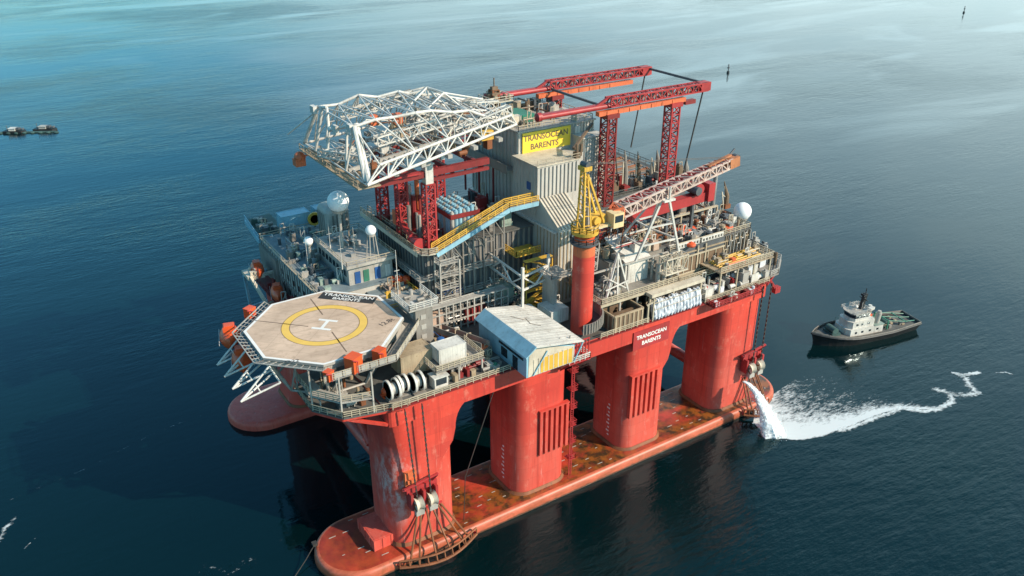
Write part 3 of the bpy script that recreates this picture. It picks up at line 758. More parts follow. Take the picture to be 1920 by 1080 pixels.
# fire monitor cabinets on the walkway
def monitor(px, py, z, s, lab):
    p = PZ(px, py, z); t_ = thing('fire_monitor', lab, 'fire monitor', tuple(p), 'fire monitors round the helideck')
    mb = MB(); mb.obox(p+Vector((0, 0, .85*s)), (1.5*s, 1.3*s, 1.7*s), .5); mb.obox(p+Vector((0, 0, 1.76*s)), (1.62*s, 1.42*s, .12), .5); mb.build('cabinet', 'orange', t_)
    mb = MB(); mb.tube(p+Vector((.2, -.9*s, 0)), p+Vector((.2, -.9*s, 1.5*s)), .09, 6); mb.tube(p+Vector((.2, -.9*s, 1.5*s)), p+Vector((-.8, -1.2*s, 1.9*s)), .11, 6); mb.build('nozzle', 'red', t_)
monitor(664, 694, 40.32, 1.5, 'larger orange cabinet in the middle of the front helideck walkway')
monitor(712, 676, 40.32, 1.2, 'orange cabinet at the right bend of the helideck walkway')
monitor(617, 712, 40.32, .9, 'small red and white cabinet at the left end of the front helideck walkway')
monitor(470, 595, 40.4, 1.1, 'small orange cabinet behind the left edge of the helideck')
# landing platform under the helideck corner
pb = thing('lower_platform', 'grey railed platform tucked under the front left of the helideck', 'platform', (2, 10, 33))
mb = MB(); mb.prism([(-4.5, 17), (-4.5, 9), (-1, 4), (9.5, 1.6), (9.5, 5), (6, 8), (6, 20), (0, 22)], 32.5, 32.75); mb.build('deck', 'deck', pb)
mb = MB(); mb.rail([(-4.5, 17, 32.75), (-4.5, 9, 32.75), (-1, 4, 32.75), (9.5, 1.6, 32.75)], 1.2, 1.3, .065, mids=2)
mb.rail([(-4.3, 16, 35.6), (-4.3, 9, 35.6), (-1, 4.4, 35.6), (4, 3, 35.6)], 1.2, 1.3, .06, mids=2); mb.build('railing', 'rail', pb)
mb = MB(); mb.prism([(-4.4, 16.5), (-4.4, 9), (-1, 4.3), (4, 2.9), (4, 5), (0, 6.5), (-2.2, 10), (-2.2, 16.5)], 35.4, 35.6)
for x, y in ((-4.3, 9), (-1, 4.4), (4, 3), (-4.3, 16)): mb.beam((x, y, 32.7), (x, y, 40.5), .25)
mb.build('upper_deck', 'lgrey', pb)
clutter(pb, -3.5, 5, 6, 15, 32.75, 20, 1.6, 2.2, CLUT[:6], 21)
mb = MB()
for y0, x0 in ((3.2, 8), (9, 3), (14, -2.5)):
    pass
mb.beam((6.2, 3.0, 29.4), (-1, 4.6, 32.4), .5); mb.beam((6.2, 8, 29.4), (-4, 9.2, 32.4), .5); mb.beam((6.2, 14, 29.4), (-4, 15, 32.4), .5); mb.beam((-4.2, 9, 32.3), (-1, 4.3, 32.3), .45); mb.beam((-1, 4.3, 32.3), (9.3, 1.9, 32.3), .45); mb.beam((6.2, 3, 29.4), (6.2, 14, 29.4), .6)
mb.build('bracket', 'hull', pb)

# ================================================================== ACCOMMODATION
acc = thing('accommodation_block', 'grey accommodation block with flat roof behind the helideck', 'building', (15, 48, 33))
mb = MB(); mb.box(6.6, 24, 31.6, 66, 33, 40.9); mb.build('wall', 'clad', acc)
mb = MB(); mb.box(6.3, 24.3, 31.3, 66.3, 40.9, 41.1, 0); mb.build('roof', 'bluedeck', acc)
mb = MB()
for y in [33+3.2*i for i in range(10)]:
    for z in (34.4, 37.6): mb.box(6.52, 6.6, y, y+1.1, z, z+1.2)
for x in (8.5, 11.5, 14.5, 17.5, 20.5): 
    for z in (34.4, 37.6): mb.box(x, x+1.1, 31.52, 31.6, z, z+1.2)
mb.split('window', 'glass', acc)
mb = MB()
for y in [32+1.45*i for i in range(24)]: mb.box(6.42, 6.6, y, y+.14, 33, 40.9)
mb.box(6.35, 6.6, 31.6, 66, 36.6, 36.85); mb.build('wall_ribs', 'grey', acc)
mb = MB(); mb.rail([(6.4, 32, 41.1), (6.4, 66, 41.1), (24, 66, 41.1)], 1.1, 2, .055); mb.box(6.4, 6.75, 32, 66, 41.1, 41.22); mb.build('roof_railing', 'rail', acc)
RC = ['grey', 'lgrey', 'dgrey', 'bluedeck', 'lgreen']; clutter(acc, 7.5, 12.8, 33, 56, 41.1, 48, 1.4, 1.6, RC, 31); clutter(acc, 8, 23, 51, 65, 41.1, 34, 1.6, 1.8, RC, 32)
# roof house
rh = thing('roof_house', 'low grey deckhouse with coloured doors on the accommodation roof', 'deckhouse', (18, 42, 41.1))
mb = MB(); mb.box(13.4, 22.6, 33.2, 49.6, 41.1, 44.9); mb.build('wall', 'lgrey', rh)
mb = MB(); mb.box(12.8, 23.2, 32.4, 50.2, 44.9, 45.15, 0); mb.box(12.8, 23.2, 32.4, 33.0, 45.15, 45.5, 0); mb.box(12.8, 13.1, 33, 50.2, 45.15, 45.5); mb.box(22.9, 23.2, 33, 50.2, 45.15, 45.5); mb.build('roof', 'lgrey', rh)
for x, c in ((14.6, 'blue'), (16.4, 'green'), (18.8, 'blue'), (21.0, 'white')):
    mb = MB(); mb.box(x, x+1.15, 33.08, 33.2, 41.25, 43.7); mb.build('door', c, rh)
mb = MB()
for k in range(8): mb.box(13.3, 13.4, 34.4+k*1.85, 35.5+k*1.85, 42.6, 43.8)
mb.split('window', 'glass', rh)
mb = MB(); mb.rail([(12.9, 32.5, 45.4), (23.1, 32.5, 45.4), (23.1, 50, 45.4), (12.9, 50, 45.4)], 1.0, 2, .05, closed=True); mb.build('roof_railing', 'rail', rh)
clutter(rh, 14, 22, 34.5, 49, 45.15, 14, 1.6, .9, ['lgrey', 'white', 'grey', 'steel'], 33)
def radome(c, r, zb, lab, legs=False, post=.35):
    c = Vector(c); t_ = thing('radome', lab, 'radome', (c.x, c.y, zb), 'white radomes')
    mb = MB(); mb.sphere(c, r, 24, 14); mb.build('dome', 'radome', t_)
    mb = MB()
    if legs:
        for k in range(4): a = R(45+90*k); mb.tube(c+Vector((r*.7*math.cos(a), r*.7*math.sin(a), -r*.6)), (c.x+r*1.2*math.cos(a), c.y+r*1.2*math.sin(a), zb), .12, 6)
        mb.lathe((c.x, c.y, c.z-r*1.05), [(.01, 0), (r*.75, 0), (r*.75, .25), (.01, .25)], 16)
    else:
        mb.tube((c.x, c.y, zb), (c.x, c.y, c.z-r*.8), post, 12); mb.lathe((c.x, c.y, c.z-r*1.0), [(.01, 0), (r*.6, 0), (r*.75, r*.3), (.01, r*.3)], 16)
    mb.build('pedestal', 'lgrey', t_)
p = PX(634, 378, 16.2); radome((16.2, p.y, p.z), 2.15, 41.1, 'largest white radome, between the grey round-topped stack and the containers')
p = PX(695, 432, 19.5); radome((19.5, p.y, p.z), 1.05, 45.15, 'white radome on splayed legs on the deckhouse roof', True)
p = PX(578, 452, 11.0); radome((11.0, p.y, p.z), .95, 41.1, 'small white radome on a post left of the deckhouse')
# stack, containers, lifebuoy sign
t_ = thing('exhaust_stack', 'pale grey round-topped ribbed block behind the large radome', 'exhaust stack', (20.5, 60, 41.1))
b0 = PX(640, 410, 17.5); mb = MB(); x0, y0 = 18.2, 55.5
mb.prism(rrect(x0, x0+5.5, y0, y0+6.5, 1.4, 5), 41.1, 47.4); mb.loops([[(x, y, z) for x, y in rrect(x0+i, x0+5.5-i, y0+i, y0+6.5-i, 1.4-i*.5, 5)] for z, i in ((47.4, 0), (48, .25), (48.4, .8))]); mb.build('casing', 'lgrey', t_)
mb = MB()
for k in range(4): mb.box(x0-.1, x0, y0+1.4+k*1.1, y0+1.9+k*1.1, 42, 47); mb.box(x0+1.2+k, x0+1.6+k, y0-.1, y0, 42, 47)
mb.build('ribs', 'grey', t_)
def container(name, c, size, rz, mt, lab, cat='container', group='containers', door=True):
    c = Vector(c); t_ = thing(name, lab, cat, tuple(c), group); L, W, H = size
    mw = Matrix.Translation(c) @ Matrix.Rotation(rz, 4, 'Z')
    mb = MB(); mb.box(-L/2+.08, L/2-.08, -W/2+.08, W/2-.08, .12, H-.06); mb.xform(mw); body = mb.build('body', mt, t_)
    mb = MB()
    for x in (-L/2, L/2-.14):
        for y in (-W/2, W/2-.14): mb.box(x, x+.14, y, y+.14, 0, H)
    for y in (-W/2, W/2-.14): 
        mb.box(-L/2+.14, L/2-.14, y, y+.14, H-.14, H); mb.box(-L/2+.14, L/2-.14, y, y+.14, 0, .16)
    for x in (-L/2, L/2-.14): mb.box(x, x+.14, -W/2+.14, W/2-.14, H-.14, H)
    mb.xform(mw); mb.build('frame', mt, t_)
    n = int(L/.5)
    for y in (-W/2+.02, W/2-.08):
        mb = MB(); mb.box(-L/2+.2, L/2-.2, y+.02, y+.04, .2, H-.2)
        for k in range(n): x = -L/2+.25+k*(L-.5)/n; mb.box(x, x+.2, y, y+.06, .22, H-.22)
        mb.xform(mw); mb.build('corrugated_side', mt, body)
    if door:
        mb = MB(); mb.box(-L/2-.02, -L/2+.08, -W*.30, W*.30, .25, H-.35); mb.xform(mw); mb.build('door', mt, t_)
    return t_
p = PZ(553, 427, 41.1); container('roof_container', (p.x+.3, p.y+1.2, 41.1), (6.6, 3.6, 3.3), R(0), 'cyan', 'large pale blue container at the left of the accommodation roof')
p = PZ(602, 413, 41.1); container('roof_container', (p.x+.6, p.y+1.2, 41.1), (3.6, 3.2, 3.0), R(0), 'cyan', 'smaller pale blue container between the large container and the big radome')
p = PZ(591, 425, 41.1); mb = MB(); c = p+Vector((0, 0, 1.9))
mb.lathe((c.x, c.y, c.z), [(1.0, -.2), (1.55, -.2), (1.55, .2), (1.0, .2), (1.0, -.2)], 20, 0, 'Y'); mb.box(c.x-.5, c.x+.5, c.y-.15, c.y+.15, c.z-1.1, c.z+1.1, 1); mb.box(c.x-.12, c.x+.12, c.y-.12, c.y+.12, 41.1, c.z-1.5, 1)
solo(mb, 'hose_reel', ['yellow', 'brown'], 'upright orange hose reel standing before the roof containers', 'hose reel', (c.x, c.y, 41.1))
# seaward wing platform
wg = thing('wing_platform', 'dark overhanging wing platform with white fascia at the far left corner', 'platform', (4, 68, 40))
mb = MB(); poly = [PZ(459, 412, 40.4), PZ(487, 452, 40.4), PZ(512, 449, 40.4), PZ(530, 425, 40.4), PZ(505, 400, 40.4)]; P2 = [(p.x, p.y) for p in poly]
mb.prism(P2, 40.0, 40.4); mb.build('deck', 'deckgreen', wg)
mb = MB(); ed = [Vector((x, y, 39.9)) for x, y in P2]; mb.bpath([ed[0], ed[1], ed[2]], .25, h=1.1); mb.build('fascia', 'cyan', wg)
mb = MB(); mb.rail([Vector((x, y, 40.4)) for x, y in P2[:3]], 1.1, 1.6, .06); mb.build('railing', 'cyan', wg)
clutter(wg, min(a[0] for a in P2)+2, max(a[0] for a in P2)-2, min(a[1] for a in P2)+4, max(a[1] for a in P2)-3, 40.4, 16, 1.5, 1.4, ['dgrey', 'grey', 'deckgreen', 'lgrey'], 41)
cx, cy = sum(a[0] for a in P2)/5, sum(a[1] for a in P2)/5
mb = MB(); mb.beam((cx, cy, 40), (7, 64, 36), .5); mb.beam((cx-2, cy-3, 40), (7, 60, 35), .5); mb.box(6.0, 6.6, 55, 66, 33, 40); mb.build('bracket', 'grey', wg)

# ================================================================== LIFEBOATS
def lifeboat(lab):
    t_ = thing('lifeboat', lab, 'lifeboat', (0, 0, 0), 'orange lifeboats'); mb = MB(); L = 7.5
    st = []
    for i in range(13):
        u = i/12; x = (u-.5)*L; f = max(.05, (1-abs(2*u-1)**2.6)); wv = 1.35*f; ring = []
        for k in range(16):
            a = 2*math.pi*k/16; z = 1.25+1.25*math.sin(a)*(.55+.45*f); ring.append((x, wv*math.cos(a), z))
        st.append(ring)
    mb.loops(st); mb.build('hull', 'orange', t_)
    mb = MB(); mb.box(-1.2, 1.0, -.75, .75, 2.3, 2.95); mb.box(-.9, .7, -.6, .6, 2.95, 3.1); mb.build('cabin', 'orange', t_)
    mb = MB(); mb.box(-3.2, 3.2, -1.4, -1.34, 1.2, 1.34); mb.box(-3.2, 3.2, 1.34, 1.4, 1.2, 1.34); mb.build('rubbing_strip', 'white', t_)
    mb = MB()
    for x in (-.9, 0): mb.box(x, x+.5, -.78, -.74, 2.5, 2.8)
    mb.split('window', 'glass', t_)
    return t_
lb = lifeboat('upper orange lifeboat hanging at the far left beside the pale davit')
p = PX(482, 502, 3.2); lb.location = (p.x, p.y, p.z-1.5); lb.rotation_euler = (0, 0, R(80))
for px, py, xx, lab in ((520, 548, 4.2, 'orange lifeboat half hidden behind the back edge of the helideck'), (432, 634, -10.8, 'orange lifeboat farther back at the left edge of the helideck'), (455, 676, -10.6, 'orange lifeboat nearest the viewer at the left edge of the helideck')):
    p = PX(px, py, xx); o = dup(lb, (p.x, p.y, p.z-1.2), R(75), lab)
    if xx < 0: o.scale = (.95, 1.35, 1.3)
dv = thing('lifeboat_davit', 'pale lifeboat davit with two long sloping arms at the far left', 'davit', (4, 52, 34), None)
for k, ((ax, ay), (bx, by)) in enumerate((((470, 520), (500, 570)), ((458, 517), (470, 575)))):
    a = PX(ax, ay, .8); b2 = PX(bx, by, 1.8); mb = MB(); mb.beam(a, b2, .55, .7); mb.beam(a, (6.6, a.y+1, a.z-.3), .5); mb.beam(b2, (6.6, b2.y+1, b2.z), .4); mb.build('arm', ('offwhite', 'cyan')[k], dv)
mb = MB(); a = PX(465, 517, .8); mb.box(a.x-.6, a.x+3, a.y-2, a.y+2.4, a.z-.3, a.z+.5); mb.build('winch_platform', 'offwhite', dv); clutter(dv, a.x, a.x+2, a.y-1.5, a.y+2, a.z+.5, 5, 1, 1, ['offwhite'], 5, False)
bd = thing('boat_deck', 'dark red boat deck along the left wall of the accommodation', 'platform', (4.5, 48, 33.6))
mb = MB(); mb.box(3.0, 6.4, 36, 62, 33.6, 33.9); mb.build('deck', 'dred', bd)
mb = MB(); mb.rail([(3, 36, 33.9), (3, 62, 33.9)], 1.1, 2, .06); mb.build('railing', 'dred', bd); clutter(bd, 3.4, 6, 38, 58, 33.9, 14, 1, 1.6, ['dred', 'dgrey', 'red'], 9, False)

# low deck right of the helideck
ld = thing('side_deck', 'yellow edged deck between helideck and deckhouse with orange floats', 'platform', (19, 26, 33))
mb = MB(); mb.box(16.2, 24, 22, 31.5, 33, 39.6); mb.build('wall', 'clad', ld)
mb = MB(); mb.box(16, 24.3, 21.6, 31.5, 39.6, 39.8); mb.build('deck', 'bluedeck', ld)
mb = MB(); mb.rail([(24, 31, 39.8), (24, 21.9, 39.8), (16.2, 21.9, 39.8)], 1.1, 1.6, .07); mb.box(16, 24.3, 21.6, 22.0, 39.8, 40.0); mb.build('railing', 'yellow', ld)
clutter(ld, 17, 23.5, 23, 31, 39.8, 16, 1.3, 1.2, ['tan', 'yellow', 'grey', 'offwhite', 'pinkroof'], 51)
p = PZ(748, 532, 39.8)
mb = MB()
for k, (dx, dy, r) in enumerate(((0, 0, 1.0), (1.3, -.6, .9), (-1.0, .7, .85), (.4, .9, .8))): mb.sphere((p.x+dx, p.y+dy, 39.8+r), r, 12, 8, sz=.9)
for k in range(4): mb.beam((p.x-1.5, p.y-.8+k*.4, 39.85), (p.x+2, p.y-.8+k*.4, 39.85), .15)
solo(mb, 'float_bundle', 'orange', 'cluster of orange floats right of the deckhouse doors', 'floats', (p.x, p.y, 39.8))
for px, py, zz, h, lab in ((578, 500, 41.1, 9, 'whip antenna'), (642, 505, 45.2, 7, 'x'), (620, 470, 45.2, 6, 'y'), (665, 470, 45.2, 5, 'z')):
    p = PZ(px, py, zz); mb = MB(); mb.tube(p, p+Vector((0, 0, h)), .07, 6, .03); mb.tube(p, p+Vector((0, 0, 1.2)), .14, 6); mb.beam(p+Vector((-.5, 0, h*.6)), p+Vector((.5, 0, h*.6)), .06)
    solo(mb, 'antenna_mast', 'white', {'whip antenna': 'thin white antenna mast by the accommodation roof edge, left of the deckhouse', 'x': 'thin antenna mast at the near left corner of the deckhouse roof', 'y': 'thin antenna mast farther back on the left of the deckhouse roof', 'z': 'thin antenna mast in the middle of the deckhouse roof'}[lab], 'antenna', tuple(p))

# ================================================================== DRILLING MODULE
ZF = 48.0
ds = thing('drill_substructure', 'dark ribbed substructure under the drill floor in the middle of the rig', 'module', (38, 36, 33))
mb = MB(); mb.box(26.4, 51.4, 26.4, 48, 33, 47.7); mb.build('wall', 'dgrey', ds)
mb = MB()
for k in range(19): mb.box(26.8+k*1.3, 27.25+k*1.3, 26.2, 26.4, 33, 47.6)
for k in range(16): mb.box(26.2, 26.4, 26.8+k*1.3, 27.2+k*1.3, 33, 47.6)
mb.build('wall_ribs', 'grey', ds)
mb = MB(); mb.box(25.6, 51.4, 25.9, 48.4, 47.7, 48); mb.build('drill_floor', 'deck', ds)
mb = MB()
for z in (37.5, 42.2):
    mb.box(24.3, 26.2, 24.8, 46, z, z+.2); mb.box(26.2, 42, 24.6, 26.2, z, z+.2)
    mb.rail([(24.4, 46, z+.2), (24.4, 24.9, z+.2)], 1.1, 2, .06); mb.rail([(26, 24.7, z+.2), (42, 24.7, z+.2)], 1.1, 2, .06)
mb.build('side_gallery', 'lgrey', ds)
clutter(ds, 41, 50, 28, 46, ZF, 22, 2.4, 3.2, ['dgrey', 'grey', 'dred', 'lgreen', 'lgrey'], 61)
clutter(ds, 27, 33, 30, 46, ZF, 18, 1.6, 3.0, ['red', 'dred', 'dred', 'grey', 'lgrey'], 62)
# stair tower below the corner
st_ = thing('stair_tower', 'grey scaffold stair tower below the walkway corner', 'stair tower', (29, 23.5, 33))
mb = MB()
for x in (27.4, 31.6):
    for y in (22.2, 24.4): mb.beam((x, y, 33), (x, y, 46.5), .28)
for k in range(5):
    z = 35.5+k*2.6
    mb.box(27.4, 31.6, 22.2, 24.4, z, z+.12); mb.rail([(27.4, 24.4, z+.12), (27.4, 22.2, z+.12), (31.6, 22.2, z+.12), (31.6, 24.4, z+.12)], 1.1, 2, .06)
mb.build('frame', 'lgrey', st_)
for k in range(4):
    z = 35.6+k*2.6; a, b2 = (27.9, 31.1) if k % 2 else (31.1, 27.9); mb = MB(); mb.beam((a, 23.0, z), (b2, 23.0, z+2.6), .7, .14); mb.build('stair_flight', 'steel', st_)
# walkways
wa = thing('drill_floor_walkway', 'long yellow railed walkway along the left side of the drill floor', 'walkway', (25, 38, 47))
mb = MB(); mb.box(24.6, 26.3, 26.4, 52, 47.75, 48.0); mb.build('deck', 'tan', wa)
mb = MB(); mb.beam((24.5, 25.8, 47.7), (24.5, 52, 47.7), .2, .9); mb.build('fascia', 'offwhite', wa)
mb = MB(); mb.rail([(24.6, 52, 48), (24.6, 26.4, 48)], 1.15, 1.8, .075, mids=2); mb.rail([(26.2, 52, 48), (26.2, 28, 48)], 1.15, 1.8, .06); mb.build('railing', 'tan', wa)
wr = thing('inclined_walkway', 'broad inclined walkway with yellow railings and pale blue underside rising to the tower', 'walkway', (36, 25, 48))
mb = MB(); cpts = [(24.6, 26.4), (25.0, 25.0), (26.2, 24.2), (28, 24.0), (28, 26.4)]
mb.prism(cpts, 47.7, 47.95); mb.build('corner_deck', 'offwhite', wr)
mb = MB(); mb.rail([(x, y, 47.95) for x, y in cpts[:4]], 1.15, 1, .08, mids=2); clutterp = None; mb.build('corner_railing', 'rail', wr)
mb = MB(); q0, q1 = Vector((27.8, 25.2, 47.85)), Vector((44.3, 25.2, 53.6)); mb.beam(q0, q1, 2.2, .2); mb.beam(q1, (51.3, 25.2, 53.6), 2.2, .2); mb.build('deck', 'tan', wr)
mb = MB(); d3 = Vector((0, -1.2, -.35)); mb.bpath([q0+d3, q1+d3, Vector((51.2, 25.2, 53.6))+d3], .18, h=.9); mb.build('fascia', 'cyan', wr)
mb = MB()
for dy in (-1.05, 1.0): mb.rail([q0+Vector((0, dy, .1)), q1+Vector((0, dy, .1)), Vector((51.2, 25.2+dy, 53.7))], 1.15, 1.6, .085, mids=2)
mb.build('railing', 'yellow', wr)
mb = MB()
for f in (.05, .95):
    p = q0.lerp(q1, .5)
for k in range(7):
    p = q0.lerp(q1, (k+.5)/7); mb.beam((p.x, 24.4, p.z-.2), (p.x, 24.4, 33), .22); 
    if k < 6: p2_ = q0.lerp(q1, (k+1.5)/7); mb.beam((p.x, 24.4, p.z-4-(k % 2)*3), (p2_.x, 24.4, p.z-4-(k % 2)*3), .18); mb.beam((p.x, 24.4, p.z-.4), (p2_.x, 24.4, p.z-4), .16)
mb.build('support_posts', 'grey', wr)
mb = MB(); 
t_ = thing('pipe_stack', 'square bundle of pale upright cylinders with a dark red belt on the drill floor', 'pipe rack', (37, 33, ZF))
p0 = PZ(820, 360, 53.6); px0, px1, py0, py1 = 33.6, 39.9, 28.6, 37.0
for i in range(7):
    for j in range(9):
        x, y = px0+.45+i*.9, py0+.45+j*.93; mb = MB(); h = 53.4+.25*((i*7+j*3) % 3-1)
        mb.tube((x, y, ZF), (x, y, h), .43, 10); mb.tube((x, y, h), (x, y, h+.3), .3, 8)
        mb.build('cylinder', 'cyan' if (i+j) % 3 else 'lgrey', t_)
mb = MB()
for z in (52.0,):
    for a in ((px0-.15, px1+.15, py0-.2, py0-.02), (px0-.15, px1+.15, py1+.02, py1+.2), (px0-.2, px0-.02, py0, py1), (px1+.02, px1+.2, py0, py1)): mb.box(*a, z, z+.9)
mb.build('belt', 'dred', t_)
def rcol(x, y, z0, z1, wdt, lab, head=None, name='support_column', mtx='red', group='red lattice columns under the derrick'):
    t_ = thing(name, lab, 'column', (x, y, z0), group)
    mb = MB(); mb.lattice((x, y, z0), (x, y, z1), wdt, wdt, max(3, int((z1-z0)/1.6)), .16); mb.build('lattice', mtx, t_)
    mb = MB(); mb.box(x-wdt*.6, x+wdt*.6, y-wdt*.6, y+wdt*.6, z0-.05, z0+.35); mb.build('base_plate', mtx, t_)
    if head: mb = MB(); mb.box(x-.8, x+.8, y-.8, y+.8, z1, head); mb.box(x-1.0, x+1.0, y-1.0, y+1.0, head, head+.25); mb.build('head', 'white', t_)
rcol(28.3, 27.4, ZF, 60.8, 1.8, 'red lattice column with white head at the near edge of the drill floor', 64.6)
rcol(27.0, 36.5, ZF, 61.5, 1.8, 'red lattice column standing left behind the white headed column')
rcol(27.2, 46.2, ZF, 61.5, 1.8, 'red lattice column at the far left end of the drill floor')
rcol(40.5, 46.2, ZF, 61.5, 1.8, 'red lattice column hidden at the back of the drill floor')
mb = MB()
t_ = thing('red_skid_frame', 'dark red skid beams carrying the white derrick', 'frame', (34, 36, 61))
for y in (27.4, 46.2): mb = MB(); xe = 41.5 if y < 30 else 52.4; mb.beam((17.5, y, 62.6), (xe, y, 63.0), 1.0, 1.2); mb.beam((28, y, 61.4), (xe, y, 61.5), .7, .6); mb.build('skid_beam', 'dred', t_)
for x in (27.2, 34, 40.5): mb = MB(); mb.beam((x, 28, 62), (x, 45.7, 62), .7, .9); mb.build('cross_beam', 'dred', t_)
mb = MB(); mb.box(20.2, 26.5, 26.4, 29.6, 63.1, 63.4); mb.build('landing', 'red', t_)
t_ = thing('red_winch', 'bright red machine lying beside the foot of the front red column', 'winch', (27, 28, ZF))
mb = MB(); mb.tube((25.9, 27.5, 49.0), (25.9, 30.0, 49.0), 1.0, 14); mb.tube((25.9, 27.3, 49), (25.9, 27.5, 49), 1.25, 14); mb.tube((25.9, 30, 49), (25.9, 30.2, 49), 1.25, 14); mb.build('drum', 'red', t_)
mb = MB(); mb.beam((26, 30.2, 49.4), (26.2, 35.5, 50.4), .8); mb.box(25, 26.9, 27.4, 30, 47.95, 48.3); mb.build('boom', 'red', t_)
t_ = thing('red_gear_tower', 'stack of red machinery inside the drill floor pit under the derrick', 'machinery', (29, 34, ZF))
q = random.Random(71)
for k in range(16):
    x, y = q.uniform(26.8, 31), q.uniform(31, 44); h = q.uniform(3, 11); mb = MB()
    if k % 3: mb.tube((x, y, ZF), (x, y, ZF+h), q.uniform(.2, .5), 8)
    else: mb.box(x-.7, x+.7, y-.7, y+.7, ZF+h-3, ZF+h); mb.beam((x, y, ZF), (x, y, ZF+h-3), .3)
    mb.build('post' if k % 3 else 'gear_box', q.choice(['red', 'dred', 'dred', 'lgrey', 'grey', 'orangebeam']), t_)

# ------------------------------------------------------------------ tower building
tb = thing('tower_building', 'tall grey ribbed tower building with yellow name sign at the centre', 'building', (60, 38, 33))
def ribs(mb, axis, fixed, a0, a1, z0, z1, step=1.15, w=.32, d=.22, sgn=-1):
    n = int((a1-a0)/step)
    for k in range(n+1):
        a = a0+.1+k*(a1-a0-.5)/max(1, n)
        if axis == 'x': mb.box(a, a+w, min(fixed, fixed+sgn*d), max(fixed, fixed+sgn*d), z0, z1)
        else: mb.box(min(fixed, fixed+sgn*d), max(fixed, fixed+sgn*d), a, a+w, z0, z1)
# rear block
mb = MB(); mb.box(52.9, 72.4, 34, 53, 33, 65.0); mb.build('rear_block', 'clad', tb)
mb = MB(); ribs(mb, 'x', 34, 66.4, 72.3, 50, 65, .8); ribs(mb, 'y', 52.9, 34.2, 53, 48, 64.9, 1.4, .3, .2); ribs(mb, 'x', 34, 53.2, 66, 60.6, 64.9, 1.2, .2, .1)
mb.build('wall_ribs', 'clad', tb)
mb = MB(); mb.box(52.6, 72.7, 33.7, 53.3, 65.0, 65.25); mb.build('roof', 'lgrey', tb)
# right hand front block
mb = MB(); mb.box(61.75, 66.6, 30, 34, 33, 59.8); mb.box(66.6, 72.2, 30, 33.95, 33, 62.6); mb.box(66.4, 72.4, 29.8, 33.9, 62.6, 62.85); mb.build('side_block', 'clad', tb)
mb = MB(); ribs(mb, 'x', 30, 66.7, 72.1, 50, 62.4, .75, .3, .2); mb.build('wall_ribs', 'clad', tb)
mb = MB(); mb.box(66.9, 68.3, 33.4, 34, 62.9, 64.4); mb.build('door', 'white', tb)
# front block
mb = MB(); mb.box(51.5, 61.7, 25, 34, 33, 60.4); mb.build('front_block', 'clad', tb)
mb = MB(); ribs(mb, 'x', 25, 52.2, 61.4, 53.9, 60.1, .95, .36, .28); ribs(mb, 'y', 51.5, 25.2, 33.8, 50, 60.1, 1.1, .2, .1); mb.build('wall_ribs', 'clad', tb)
mb = MB(); mb.box(51.2, 62, 24.7, 34, 60.4, 60.6); mb.build('roof', 'offwhite', tb)
mb = MB(); mb.box(51.0, 51.5, 18, 33.6, 48.6, 48.9); mb.build('ledge', 'white', tb)
# lower block with sloping ribbed roof
mb = MB(); mb.extr([(51.5, 25, 33), (51.5, 25, 53.8), (51.5, 24.6, 53.8), (51.5, 17.4, 49.4), (51.5, 17.4, 33)], (7.2, 0, 0)); mb.build('lower_block', 'clad', tb)
mb = MB()
for k in range(9): x = 51.7+k*.8; mb.beam((x, 24.6, 53.95), (x, 17.4, 49.55), .3, .3)
mb.build('roof_ribs', 'offwhite', tb)
mb = MB(); ribs(mb, 'y', 51.5, 17.6, 25, 36, 49, 1.2, .2, .1); ribs(mb, 'x', 17.4, 51.7, 58.5, 34, 49, .9, .25, .15); mb.build('wall_ribs', 'tan', tb)
mb = MB(); mb.box(51.3, 51.5, 27.4, 28.6, 55, 56.6); mb.box(51.3, 51.5, 20.6, 21.5, 42, 43.4); mb.split('window', 'blue', tb)
mb = MB(); mb.rail([(51.4, 24.9, 60.6), (61.8, 24.9, 60.6)], 1.1, 2, .05); mb.build('roof_railing', 'rail', tb)
mb = MB(); x = 61.5; mb.obox((61.6, 25.6, 61.2), (1.2, 1.2, 1.2)); mb.tube((61.3, 25.2, 61), (61.2, 25.2, 63.6), .3, 8); mb.tube((62.2, 25.2, 61), (62.4, 25.2, 63.4), .3, 8); mb.beam((61, 26, 62.4), (69.5, 31, 65.2), .5); mb.build('exhaust_pipes', 'brown', tb)
# sign
a, b2 = 53.6, 65.8
mb = MB(); mb.box(a, b2, 33.55, 33.75, 60.62, 64.85); sg = mb.build('name_sign', 'signyellow', tb, 'large yellow sign with dark lettering')
mb = MB(); text(mb, 'TRANSOCEAN', ((a+b2)/2-.2, 33.53, 63.1), (1, 0, 0), (0, 0, 1), 1.72, bold=.02); text(mb, 'BARENTS', ((a+b2)/2-.6, 33.53, 61.2), (1, 0, 0), (0, 0, 1), 1.72, bold=.02); mb.build('lettering', 'brown', sg)
mb = MB(); mb.box(54, 59.5, 38, 44, 65.25, 67.3); mb.build('roof_hut', 'green', tb)
clutter(tb, 53.5, 71.5, 35, 52, 65.25, 40, 2.6, 2.6, ['brown', 'lgrey', 'rustbar', 'grey', 'tan', 'dgrey', 'offwhite'], 83)
mb = MB(); mb.rail([(53, 34.2, 65.25), (72, 34.2, 65.25), (72, 53, 65.25), (53, 53, 65.25)], 1.1, 2, .06, closed=True); mb.build('roof_railing', 'rail', tb)
# connecting gallery on the left of the tower
mb = MB(); mb.box(50.2, 52.8, 34.2, 52, 57.2, 57.4); mb.beam((50.1, 34.2, 57.6), (50.1, 52, 57.6), .15, 1.9); mb.build('side_gallery', 'grey', tb)
mb = MB(); 
for y in (40, 46, 52): mb.beam((50.4, y, 57.2), (50.4, y, 48), .35)
mb.build('gallery_posts', 'dred', tb)
